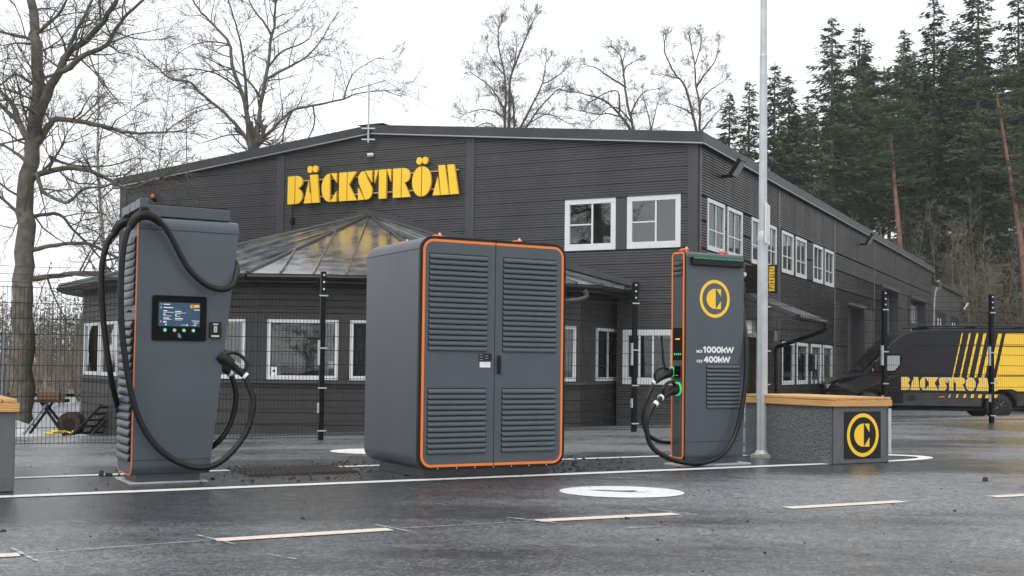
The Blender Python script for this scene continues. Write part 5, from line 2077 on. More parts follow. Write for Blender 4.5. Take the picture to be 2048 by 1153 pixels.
# ------------------------------------------------------------------ scrap by the annex
def build_scrap():
    x0, y0 = -9.6, 24.4
    z0 = gz(x0, y0)
    t = thing('folding_trestle', 'grey metal trestle tipped over in the scrap beside the annex', 'trestle', (-9.55, 24.3, z0), R(10))
    for a, b in (((-0.35, 0, 0.05), (0.12, 0, 0.72)), ((0.45, 0, 0.02), (-0.05, 0.05, 0.72)), ((-0.3, 0.35, 0.05), (0.15, 0.35, 0.72)), ((0.5, 0.35, 0.02), (-0.05, 0.35, 0.72))):
        m = B()
        m.tube([a, b], 0.032, 6)
        m.build('leg', 'grey_paint' if a == (-0.35, 0, 0.05) else 'black', t)
    boxo('top', (-0.15, -0.1, 0.70), (0.45, 0.45, 0.76), 'rust', t)
    t = thing('cardboard_box', 'brown cardboard box lying on the tipped trestle', 'box', (-9.45, 24.35, z0 + 0.76), R(15))
    m = B()
    m.box((-0.2, -0.15, 0), (0.22, 0.2, 0.16))
    m.build('carton', 'cardboard', t)
    m = B()
    m.obox((0.22, -0.15, 0.14), (0.16, 0, 0.02), (0, 0.35, 0), (0, 0, 0.008))
    m.build('flap', 'cardboard', t)
    t = thing('rusty_drum', 'rusty round iron drum in the scrap by the annex wall', 'drum', (-9.05, 24.6, z0), 0)
    m = B()
    m.tube([(0, -0.18, 0.26), (0, 0.18, 0.26)], 0.24, 18)
    m.build('shell', 'rust', t, smooth='auto')
    m = B()
    m.tube([(0, -0.2, 0.26), (0, -0.16, 0.26)], 0.12, 14)
    m.build('cap', 'black', t)
    for k, (dx, rot) in enumerate(((0.0, 0.0), (0.3, 0.05))):
        t = thing('tilted_frame', ('black ribbed metal frame leaning at the annex corner', 'second black metal frame leaning behind the first by the annex')[k], 'frame', (-8.75 + dx, 23.9 + k * 0.25, gz(-8.5, 23.9)), R(-15))
        u = V3((0.55, 0.1, 0.62))
        v = V3((0.05, 0.42, 0.0))
        for q in (0, 1):
            m = B()
            m.tube([v * q + V3((0, 0, .03)), v * q + u], 0.03, 6)
            m.build('rail', 'black', t)
        for q in range(5):
            m = B()
            m.tube([u * (0.08 + q * 0.21), u * (0.08 + q * 0.21) + v], 0.024, 6)
            m.build('rung', 'black', t)
    t = thing('yellow_strap', 'crumpled yellow strap on the ground in the scrap', 'strap', (-9.2, 23.75, gz(-9.2, 23.75)), 0)
    m = B()
    rg = random.Random(3)
    pts = [(0.4 * rg.random() - 0.2 + 0.03 * k, 0.2 * rg.random(), 0.03 + 0.08 * rg.random()) for k in range(12)]
    m.tube(smooth_path(pts, 3), 0.018, 5)
    m.build('webbing', 'yellow', t)
    t = thing('snow_heap', 'low grimy white snow heap at the yard edge left of the scrap', 'snow heap', (-11.6, 26.0, gz(-11.6, 26)), 0)
    m = B()
    n, k2 = 18, 6
    for j in range(k2 + 1):
        for i in range(n):
            a = 2 * math.pi * i / n
            rr_ = (1 - j / k2)
            hgt = 0.5 * (1 - rr_ ** 2) + 0.05 * mnoise.noise(V3((math.cos(a) * 2, math.sin(a) * 2, j)))
            m.v.append((1.7 * rr_ * math.cos(a), 0.9 * rr_ * math.sin(a), max(0.0, hgt) - 0.02))
    m.f = [(j * n + i, j * n + (i + 1) % n, (j + 1) * n + (i + 1) % n, (j + 1) * n + i) for j in range(k2) for i in range(n)]
    m.build('snow', 'snow', t, smooth=True)
    t = thing('steel_stake', 'thin blue-grey steel stake standing by the big oak trunk', 'stake', (-10.9, 25.5, gz(-10.9, 25.5)), 0)
    m = B()
    m.tube([(0, 0, 0), (0.03, 0, 2.35)], 0.03, 8)
    m.build('rod', mat("blue_grey_steel", (0.16, 0.20, 0.25), 0.5), t)
    m = B()
    m.tube([(0.03, 0, 2.33), (0.03, 0, 2.38)], 0.036, 8)
    m.build('cap', 'galv', t)


build_scrap()

# ------------------------------------------------------------------ bare trees
def rand_unit(rg):
    z = rg.uniform(-1, 1)
    a = rg.uniform(0, 2 * math.pi)
    q = math.sqrt(1 - z * z)
    return V3((q * math.cos(a), q * math.sin(a), z))


def twig(m, p, d, L, r, lvl, rg, o):
    """gnarled branch with side shoots; o = options"""
    n = 4 if lvl < o['max'] else 3
    pts, rad = [p], [r]
    q = p.copy()
    dd = d.normalized()
    for i in range(n):
        dd = (dd + rand_unit(rg) * o['gnarl'] + V3((0, 0, o['up'] * (1 if lvl > 0 else 0.5)))).normalized()
        q = q + dd * (L / n)
        pts.append(q.copy())
        rad.append(max(o['rmin'], r * (1 - 0.70 * (i + 1) / n)))
    m.tube(pts, rad, 4 if lvl <= 1 else 3, cap=False)
    if lvl >= o['max']:
        return
    k = max(2, int(o['kids'][min(lvl, len(o['kids']) - 1)] * rg.uniform(0.75, 1.25)))
    for j in range(k):
        t = rg.uniform(0.18, 1.0)
        f = t * n
        i = min(int(f), n - 1)
        b = pts[i].lerp(pts[i + 1], f - i)
        ax = (pts[i + 1] - pts[i]).normalized()
        side = rand_unit(rg)
        side = (side - ax * side.dot(ax)).normalized()
        ang = R(rg.uniform(28, 66))
        nd = ax * math.cos(ang) + side * math.sin(ang)
        nl = L * rg.uniform(*o.get('ratio', (0.40, 0.74))) * (1.12 - 0.5 * t)
        twig(m, b, nd, nl, max(o['rmin'], r * 0.60 * (1 - 0.5 * t)), lvl + 1, rg, o)


def skeleton_tree(name, label, loc, limbs, seed, opts, twig_len, density, trunk_mat, twig_mat, group=None, spread=0.55, rz=0.0):
    rg = random.Random(seed)
    t = thing(name, label, 'tree', loc, rz, group)
    mt, mc, lines = B(), B(), []
    for li, (pts, r0, r1) in enumerate(limbs):
        sgn = rg.uniform(-1, 1) * spread
        base = pts[0]
        P = []
        y0 = min(lines, key=lambda q: (q.x - base[0]) ** 2 + (q.z - base[1]) ** 2).y if lines else 0.0
        for (x, z) in pts:
            dist = math.hypot(x - base[0], z - base[1]) if li else 0
            P.append(V3((x, y0 + sgn * dist, z)))
        sp = smooth_path(P, 4)
        for i in range(1, len(sp) - 1):
            sp[i] = sp[i] + rand_unit(rg) * r0 * 0.16
        lines += sp
        n = len(sp)
        rad = [r0 + (r1 - r0) * (i / (n - 1)) ** 0.8 for i in range(n)]
        if li == 0:
            rad[0] *= 1.35
        mt.tube(sp, rad, 10 if r0 > 0.1 else 7, cap=False)
        length = sum((sp[i + 1] - sp[i]).length for i in range(n - 1))
        cnt = int(length * density * (0.45 if li == 0 else 1.0))
        for j in range(cnt):
            f = (rg.uniform(0.30, 1.0) if li == 0 else rg.uniform(0.12, 1.0)) * (n - 1)
            i = min(int(f), n - 2)
            b = sp[i].lerp(sp[i + 1], f - i)
            ax = (sp[i + 1] - sp[i]).normalized()
            s_ = rand_unit(rg)
            s_ = (s_ - ax * s_.dot(ax)).normalized()
            ang = R(rg.uniform(30, 75))
            L = twig_len * rg.uniform(0.4, 1.2)
            twig(mc, b, ax * math.cos(ang) + s_ * math.sin(ang), L, max(opts['rmin'], min(rad[i] * 0.45, 0.014 * L + 0.008)), 0, rg, opts)
        # spray at the limb's end
        for j in range(3):
            twig(mc, sp[-1], (sp[-1] - sp[-3]).normalized() + rand_unit(rg) * 0.6, twig_len * 0.65, r1 * 0.8, 0, rg, opts)
    mt.build('trunk', trunk_mat, t, smooth=True)
    mc.build('crown', twig_mat, t)
    return t


OAK1 = [
    ([(0.04, -0.3), (0.01, 1.5), (-0.03, 3.11), (-0.01, 4.5), (0.02, 5.61), (0.12, 6.84), (0.18, 7.84), (0.09, 8.96), (0.03, 9.53), (-0.06, 10.45), (-0.18, 11.38)], 0.284, 0.068),
    ([(0.16, 7.12), (0.36, 7.45), (0.65, 7.9), (0.98, 8.3), (1.13, 8.53), (1.79, 8.88), (2.23, 9.27), (2.51, 9.61), (2.81, 10.26)], 0.136, 0.034),
    ([(0.92, 8.17), (1.2, 8.24), (1.52, 8.44), (2.14, 8.59), (2.41, 8.94), (2.85, 9.28), (3.29, 9.56)], 0.085, 0.023),
    ([(1.08, 8.47), (1.29, 9.03), (1.56, 9.54), (1.73, 10.01)], 0.057, 0.023),
    ([(0.10, 6.58), (0.32, 6.78), (0.54, 7.08), (0.72, 7.18), (1.56, 7.07), (2.01, 6.94), (2.45, 6.86), (3.23, 6.87)], 0.102, 0.023),
    ([(0.02, 5.70), (0.32, 5.94), (1.04, 6.07), (1.59, 5.96), (2.04, 5.74), (2.48, 5.58), (2.97, 5.73)], 0.085, 0.023),
    ([(0.04, 5.84), (0.29, 5.89), (0.43, 5.55), (0.77, 5.34), (1.16, 5.23), (1.48, 5.51), (1.98, 5.55), (2.37, 5.63)], 0.062, 0.017),
    ([(-0.01, 4.92), (0.17, 5.0), (0.62, 5.06), (0.9, 4.73), (1.24, 4.35), (1.53, 3.91)], 0.057, 0.017),
    ([(-0.01, 4.12), (0.19, 4.22), (0.63, 4.34), (1.24, 4.4), (1.74, 4.18), (2.1, 4.03)], 0.068, 0.023),
    ([(-0.04, 3.49), (0.21, 3.56), (0.71, 3.65), (1.37, 3.74), (2.08, 3.74), (2.73, 3.86)], 0.085, 0.028),
    ([(0.06, 6.7), (-0.09, 6.83), (-0.39, 7.22), (-0.67, 7.44), (-1.01, 7.66), (-1.48, 7.77)], 0.091, 0.034),
    ([(-0.29, 7.07), (-0.45, 7.56), (-0.68, 7.83), (-0.92, 8.13)], 0.079, 0.028),
    ([(0.01, 6.18), (-0.14, 6.31), (-0.43, 6.5), (-0.65, 6.63), (-1.11, 6.8)], 0.051, 0.023),
    ([(-0.03, 4.92), (-0.22, 5.05), (-0.61, 5.38), (-1.07, 5.59)], 0.057, 0.023),
    ([(0.09, 9.01), (-0.14, 9.08), (-0.54, 9.15), (-0.72, 9.18), (-1.18, 9.28)], 0.045, 0.017),
    ([(0.17, 7.97), (-0.02, 8.07), (-0.36, 8.23), (-0.68, 8.0), (-1.02, 7.9)], 0.045, 0.017),
    ([(0.09, 9.12), (0.2, 9.19), (0.72, 9.53), (0.98, 9.89)], 0.057, 0.023),
    ([(0.18, 8.02), (0.29, 8.13), (0.63, 8.35), (0.45, 8.55), (0.31, 8.64)], 0.045, 0.017),
    ([(0.06, 5.72), (0.39, 6.18), (0.54, 6.51), (0.63, 6.76)], 0.045, 0.017),
    ([(0.36, 6.41), (0.73, 6.25), (1.31, 6.2), (1.82, 6.26), (2.27, 6.44)], 0.04, 0.011),
]
OAK2 = [
    ([(0.0, -0.3), (-0.05, 4.0), (-0.09, 7.11), (-0.16, 8.63), (-0.19, 9.36), (-0.22, 9.78)], 0.30, 0.208),
    ([(-0.22, 9.6), (-0.3, 10.09), (-0.44, 11.31), (-0.73, 12.17), (-1.01, 13.02), (-1.14, 13.82), (-1.55, 14.34), (-2.22, 14.99), (-2.61, 15.53)], 0.123, 0.028),
    ([(-0.18, 9.6), (-0.04, 10.09), (0.08, 11.7), (0.27, 12.88), (0.38, 14.11), (0.49, 14.63), (0.49, 15.56)], 0.104, 0.038),
    ([(0.4, 14.21), (0.18, 14.63), (-0.25, 15.17), (-0.51, 15.74)], 0.057, 0.019),
    ([(-0.14, 9.69), (0.06, 10.09), (0.63, 10.84), (1.14, 11.45), (1.93, 11.72), (2.99, 12.04), (3.5, 12.32), (4.57, 12.54)], 0.085, 0.019),
    ([(3.05, 12.08), (3.23, 12.58), (3.55, 13.07), (4.38, 13.5)], 0.038, 0.012),
    ([(0.25, 12.55), (1.11, 13.16), (1.69, 13.64), (2.15, 14.34), (2.46, 15.1)], 0.057, 0.019),
    ([(0.27, 12.95), (0.85, 13.52), (1.69, 13.8), (2.01, 14.03)], 0.047, 0.019),
    ([(-0.22, 9.74), (-0.52, 10.35), (-1.18, 11.09), (-2.03, 11.77), (-2.42, 12.15), (-3.11, 12.24), (-3.64, 12.72), (-4.18, 13.1)], 0.085, 0.019),
    ([(-0.44, 11.3), (-0.39, 11.49), (-0.39, 12.75), (-0.43, 13.45), (-0.6, 14.35), (-0.83, 15.26)], 0.076, 0.019),
    ([(0.06, 11.8), (-0.46, 12.48), (-1.01, 12.9), (-1.64, 12.95), (-2.44, 12.85)], 0.047, 0.019),
    ([(-0.7, 12.04), (-1.3, 12.47), (-1.78, 12.64), (-2.43, 12.67), (-3.12, 12.51)], 0.047, 0.019),
    ([(-1.14, 13.77), (-1.52, 13.84), (-2.0, 13.83), (-2.47, 13.69), (-2.94, 13.4)], 0.038, 0.012),
    ([(1.14, 11.45), (0.83, 10.66), (0.8, 9.98), (0.77, 9.51)], 0.047, 0.019),
    ([(1.9, 11.72), (1.96, 11.05), (1.69, 10.38), (1.42, 9.7)], 0.038, 0.019),
    ([(-0.48, 10.31), (-1.07, 10.31), (-1.64, 10.15), (-2.2, 9.99)], 0.038, 0.012),
]
oak = skeleton_tree('oak_tree', 'gnarled bare oak with a thick trunk at the end of the annex', (-11.1, 27.0, gz(-11.1, 27)), OAK1, 11,
                    dict(max=3, kids=[5, 3, 2], gnarl=0.30, up=0.03, rmin=0.0036, ratio=(0.45, 0.85)), 1.5, 3.6, 'bark', 'twig')
oak2 = skeleton_tree('oak_tree', 'tall forked bare oak rising behind the roof beside the aerial', (-9.75, 45.0, gz(-9.75, 45)), OAK2, 23,
              dict(max=3, kids=[4, 3, 2], gnarl=0.22, up=0.05, rmin=0.0050, ratio=(0.45, 0.85)), 1.7, 3.0, 'bark', 'twig')
# the oak standing across the road, seen mirrored in the upper windows
c2 = copy_tree(oak)
c2.location = (-19.5, 7.0, 0)
c2.rotation_euler = (0, 0, R(70))
c2.scale = (1.3, 1.3, 1.3)
c2['label'] = 'bare oak across the road, mirrored in the upper windows'


def free_tree(name, label, loc, h, seed, stems, opts, spread, r0, group=None, twig_mat='twig_far', trunk_mat='twig_far', first=0.25, branch=1.0, cnt=16, lean=0.0):
    rg = random.Random(seed)
    t = thing(name, label, 'tree', loc, 0, group)
    mt, mc = B(), B()
    for s_ in range(stems):
        a = 2 * math.pi * s_ / max(1, stems) + rg.uniform(-.4, .4)
        d = V3((math.cos(a) * spread + lean, math.sin(a) * spread, 1)).normalized()
        hh = h * rg.uniform(0.8, 1.0) if s_ else h
        n = 9
        p = V3((0.1 * math.cos(a) * stems * 0.5, 0.1 * math.sin(a), -0.3))
        pts = [p.copy()]
        dd = d.copy()
        for i in range(n):
            dd = (dd + rand_unit(rg) * 0.09 + V3((0, 0, 0.05))).normalized()
            p = p + dd * (hh / n)
            pts.append(p.copy())
        rr = [max(0.01, r0 * (1 - 0.92 * i / n)) for i in range(n + 1)]
        mt.tube(pts, rr, 7, cap=False)
        for j in range(cnt):
            f = (first + (1 - first) * (j + rg.random()) / cnt) * n
            i = min(int(f), n - 1)
            b = pts[i].lerp(pts[i + 1], f - i)
            az = rg.uniform(0, 2 * math.pi)
            el = R(rg.uniform(18, 62))
            L = hh * 0.30 * branch * (1.15 - 0.75 * f / n) * rg.uniform(0.6, 1.15)
            twig(mc, b, V3((math.cos(az) * math.cos(el), math.sin(az) * math.cos(el), math.sin(el))), L, max(opts['rmin'] * 2.2, rr[i] * 0.5), 0, rg, opts)
    mt.build('trunk', trunk_mat, t, smooth=True)
    mc.build('crown', twig_mat, t)
    return t


FAR = dict(max=3, kids=[6, 4, 3], gnarl=0.15, up=0.07, rmin=0.0105, ratio=(0.42, 0.78))
FAR1 = [
    ([(0.0, -0.5), (-0.09, 9.74), (-0.2, 13.82), (-0.36, 16.36), (-0.34, 18.1), (-0.43, 19.84), (-0.79, 21.54), (-0.84, 22.78)], 0.155, 0.031),
    ([(-0.22, 15.86), (-0.1, 16.37), (-0.07, 18.96), (0.26, 20.0), (0.93, 21.56), (1.27, 22.26)], 0.109, 0.031),
    ([(-0.04, 16.02), (0.21, 16.37), (0.12, 18.45), (-0.14, 19.65), (0.24, 21.55), (0.33, 22.51)], 0.093, 0.031),
    ([(0.03, 15.71), (0.55, 16.47), (1.32, 18.12), (1.99, 19.68), (2.22, 21.23)], 0.109, 0.031),
    ([(0.15, 15.71), (0.99, 16.48), (1.67, 17.43), (2.69, 18.48), (3.03, 18.64)], 0.078, 0.031),
    ([(-0.4, 17.44), (-0.56, 17.91), (-1.27, 19.19), (-2.12, 19.98), (-2.57, 20.32)], 0.078, 0.023),
    ([(-0.36, 16.96), (-0.55, 17.25), (-1.69, 17.74), (-2.78, 17.57)], 0.062, 0.023),
    ([(-0.42, 16.18), (-0.83, 16.49), (-1.58, 16.89), (-2.67, 16.43)], 0.062, 0.023),
    ([(1.05, 16.51), (1.33, 16.83), (2.36, 17.34), (3.55, 16.85)], 0.062, 0.023),
    ([(-0.46, 19.8), (-1.03, 20.43), (-1.51, 21.12)], 0.047, 0.023),
    ([(1.99, 19.68), (2.58, 19.9), (3.24, 20.32)], 0.047, 0.023),
]
FAR2 = [
    ([(0.0, -0.5), (-0.07, 9.42), (-0.34, 13.49), (-0.66, 15.39), (-1.15, 17.43), (-1.43, 19.31), (-1.61, 20.6), (-2.09, 21.15)], 0.168, 0.034),
    ([(-1.46, 19.27), (-1.27, 19.96), (-0.86, 20.24), (-0.66, 20.38)], 0.067, 0.025),
    ([(-1.54, 20.13), (-1.34, 20.81), (-1.28, 21.16)], 0.05, 0.025),
    ([(-0.41, 14.17), (-0.82, 15.39), (-1.58, 16.5), (-2.7, 17.51), (-3.55, 17.78), (-4.47, 18.04)], 0.134, 0.034),
    ([(-1.26, 18.52), (-2.24, 19.3), (-3.2, 20.11), (-3.75, 20.31)], 0.084, 0.025),
    ([(-0.9, 16.61), (-0.84, 16.89), (-0.4, 17.81), (0.17, 18.47), (1.08, 18.75)], 0.084, 0.025),
    ([(-0.9, 16.21), (-1.78, 16.95), (-2.53, 16.94), (-3.34, 16.11)], 0.067, 0.025),
    ([(-1.72, 16.71), (-1.83, 18.07), (-2.71, 17.96), (-3.69, 17.37)], 0.067, 0.025),
    ([(-1.65, 16.47), (-2.49, 16.7), (-3.17, 16.69), (-4.7, 17.01)], 0.067, 0.025),
    ([(0.06, 14.17), (0.39, 15.4), (0.18, 16.52), (-0.2, 17.61)], 0.084, 0.025),
    ([(0.39, 15.47), (0.52, 15.95), (0.82, 17.25)], 0.067, 0.025),
]
FAR3 = [
    ([(0.0, -0.5), (-0.05, 9.46), (-0.08, 13.54), (-0.09, 15.44), (-0.13, 17.11), (-0.37, 18.41), (-0.48, 19.81), (-0.83, 21.69)], 0.151, 0.034),
    ([(-0.15, 14.21), (-0.46, 15.44), (-0.91, 16.93), (-1.39, 18.12), (-2.04, 18.76), (-2.79, 20.05), (-2.8, 20.81)], 0.118, 0.034),
    ([(-0.34, 18.3), (0.1, 18.99), (0.74, 19.82), (0.97, 20.78)], 0.084, 0.025),
    ([(-0.7, 16.25), (-1.28, 16.72), (-2.03, 17.09)], 0.067, 0.025),
    ([(-0.13, 17.28), (0.54, 18.04), (1.39, 18.63)], 0.067, 0.025),
    ([(-0.45, 19.84), (-0.18, 20.7), (-0.05, 21.56)], 0.05, 0.025),
    ([(-1.8, 18.46), (-2.31, 18.55), (-2.88, 18.68)], 0.05, 0.025),
    ([(-0.02, 15.24), (0.52, 15.93), (1.26, 16.79)], 0.084, 0.025),
]
FT = dict(max=3, kids=[5, 4, 2], gnarl=0.10, up=0.06, rmin=0.0085, ratio=(0.45, 0.85))
skeleton_tree('bare_tree', 'bushy many-stemmed bare tree behind the middle of the roof', (-0.22, 74.0, -0.6), FAR1, 61, dict(FT, up=0.10, kids=[5, 4, 3], rmin=0.0065), 1.25, 2.8, 'twig_far', 'twig_far')
skeleton_tree('bare_tree', 'bare tree with arching limbs behind the roof', (8.8, 80.0, gz(8.8, 80)), FAR2, 62, dict(FT, up=0.01, rmin=0.0065), 1.15, 2.2, 'twig_far', 'twig_far')
skeleton_tree('bare_tree', 'bare tree with thin upright limbs behind the near roof corner', (12.66, 80.0, gz(12.66, 80)), FAR3, 63, dict(FT, rmin=0.0065), 1.15, 2.2, 'twig_far', 'twig_far')
free_tree('bare_tree', 'low twiggy bare crown just above the roof beside the aerial', (-5.4, 62.0, gz(-5.4, 62)), 14.0, 31, 5, dict(FAR, kids=[5, 4, 3]), 0.30, 0.09, first=0.55, branch=0.7, cnt=9)
BIR = dict(max=3, kids=[5, 4, 2], gnarl=0.22, up=0.05, rmin=0.005)
free_tree('birch_tree', 'slender pale birch standing behind the gnarled oak', (-12.4, 36.0, gz(-12.4, 36)), 12.5, 41, 1, BIR, 0.02, 0.10, 'birches', 'twig', 'birch', first=0.3, branch=0.62, cnt=20)
free_tree('birch_tree', 'thin straight birch between the oak and the gable corner', (-12.9, 41.0, gz(-12.9, 41)), 12.0, 42, 1, BIR, 0.05, 0.09, 'birches', 'twig', 'birch', first=0.3, branch=0.62, cnt=18)
free_tree('birch_tree', 'birch with brown twigs close by the gable corner', (-13.6, 47.0, gz(-13.6, 47)), 13.0, 43, 2, BIR, 0.12, 0.08, 'birches', 'twig', 'twig', first=0.3, branch=0.6, cnt=14)
free_tree('birch_tree', 'young pale sapling in front of the oak trunk', (-10.7, 24.9, gz(-10.7, 24.9)), 4.0, 45, 1, dict(BIR, max=2, rmin=0.004), 0.02, 0.022, 'birches', 'twig', 'cardboard', first=0.4, branch=0.5, cnt=8)

# ------------------------------------------------------------------ conifers
def spruce_mesh(h, seed, base_r=2.6, bare=0.28, dens=1.0):
    rg = random.Random(seed)
    tr, cr = B(), B()
    tr.tube([(0, 0, -0.5), (0.05, 0, h * 0.4), (0, 0.03, h * 0.8), (0, 0, h)], [h * 0.0105, h * 0.008, h * 0.004, 0.02], 8)
    z = h * bare
    while z < h - 0.15:
        t = (z - h * bare) / (h * (1 - bare))
        L0 = base_r * (1 - t) ** 0.68 * (0.55 + 0.45 * min(1, t / 0.22)) + 0.12
        nb = int((5 + 3 * (1 - t)) * dens)
        for k in range(nb):
            az = rg.uniform(0, 2 * math.pi)
            L = L0 * (rg.uniform(0.45, 1.1) if rg.random() < 0.85 else rg.uniform(1.1, 1.4))
            drop = rg.uniform(0.10, 0.42) * (1 - t) + 0.02 - 0.32 * max(0, t - 0.72)
            up0 = rg.uniform(-0.05, 0.15)
            ca, sa = math.cos(az), math.sin(az)
            zz = z + rg.uniform(-0.15, 0.15)
            def P(s):
                return V3((ca * L * s, sa * L * s, zz + L * (up0 * s - drop * s * s * 1.3 + 0.16 * s ** 3)))
            tr.add([P(0), P(0) + V3((0, 0, -0.05)), P(0.6)], [(0, 1, 2)])
            n = max(3, int(L / 0.17))
            side = V3((-sa, ca, 0))
            fw = V3((ca, sa, -drop))
            for j in range(n):
                s = 0.14 + 0.86 * (j + rg.random()) / n
                c = P(s)
                for sg in (-1, 1):
                    ll = (0.34 + 0.42 * (1 - s)) * rg.uniform(0.6, 1.25) * min(1, L / 1.0 + 0.3)
                    d = (fw * rg.uniform(0.35, 0.9) + side * sg * rg.uniform(0.5, 1.0) + V3((0, 0, rg.uniform(-0.55, 0.02)))).normalized()
                    w = V3((rg.uniform(-1, 1), rg.uniform(-1, 1), rg.uniform(-0.3, 0.5))).normalized() * rg.uniform(0.06, 0.12)
                    cr.add([c, c + d * ll * 0.45 + w, c + d * ll, c + d * ll * 0.5 - w], [(0, 1, 2, 3)])
        z += rg.uniform(0.26, 0.46) * (0.62 + 0.5 * (1 - t))
    for k in range(10):
        a = rg.uniform(0, 6.28)
        zt = h - rg.uniform(0, 0.8)
        c = V3((0, 0, zt))
        d = V3((math.cos(a) * 0.35, math.sin(a) * 0.35, 0.5)).normalized()
        cr.add([c, c + d * 0.14 + V3((0.03, 0, 0)), c + d * 0.32, c + d * 0.14 - V3((0.03, 0, 0))], [(0, 1, 2, 3)])
    # dead lower branches
    for k in range(18):
        zz = rg.uniform(0.08, bare + 0.05) * h
        a = rg.uniform(0, 6.28)
        L = rg.uniform(0.4, 1.5)
        tr.tube([(0, 0, zz), (math.cos(a) * L * .6, math.sin(a) * L * .6, zz - 0.05 * L), (math.cos(a) * L, math.sin(a) * L, zz - 0.22 * L)], [0.022, 0.014, 0.006], 3, cap=False)
    return tr, cr


def pine_mesh(h, seed, bend):
    rg = random.Random(seed)
    tr, cr, bk = B(), B(), B()
    ctr = [V3((0, 0, -0.5)), V3((bend * 0.15, 0, h * 0.3)), V3((bend * 0.5, 0.1, h * 0.6)), V3((bend, 0.0, h * 0.95))]
    sp = smooth_path(ctr, 6)
    tr.tube(sp, [0.24 - 0.19 * i / (len(sp) - 1) for i in range(len(sp))], 10)
    for k in range(44):
        f = rg.uniform(0.68, 1.0) if k > 4 else rg.uniform(0.52, 0.68)
        i = min(int(f * (len(sp) - 1)), len(sp) - 2)
        b = sp[i]
        az = rg.uniform(0, 6.28)
        L = max(0.9, 3.3 * (1 - abs(f - 0.78) / 0.34)) * rg.uniform(0.55, 1.1)
        d = V3((math.cos(az), math.sin(az), rg.uniform(-0.05, 0.35)))
        pts = [b, b + d * L * 0.5 + V3((0, 0, -0.1)), b + d * L + V3((0, 0, 0.1))]
        bk.tube(pts, [0.045, 0.03, 0.012], 4, cap=False)
        for c_ in range(9 + int(L * 4)):
            s = rg.uniform(0.35, 1.05)
            c = b + d * L * s + V3((rg.gauss(0, .32), rg.gauss(0, .32), rg.gauss(0.08, .12)))
            for j in range(16):
                u = rand_unit(rg)
                u.z = u.z * 0.5 + 0.1
                ll = rg.uniform(0.25, 0.5)
                w = rand_unit(rg) * 0.05
                cr.add([c - w, c + w, c + u * ll], [(0, 1, 2)])
    return tr, cr, bk


def conifer(name, label, meshes, loc, s, rz, group):
    t = thing(name, label, 'tree', loc, rz, group)
    t.scale = (s, s, s)
    link('trunk', meshes[0], t)
    link('crown', meshes[1], t)
    return t


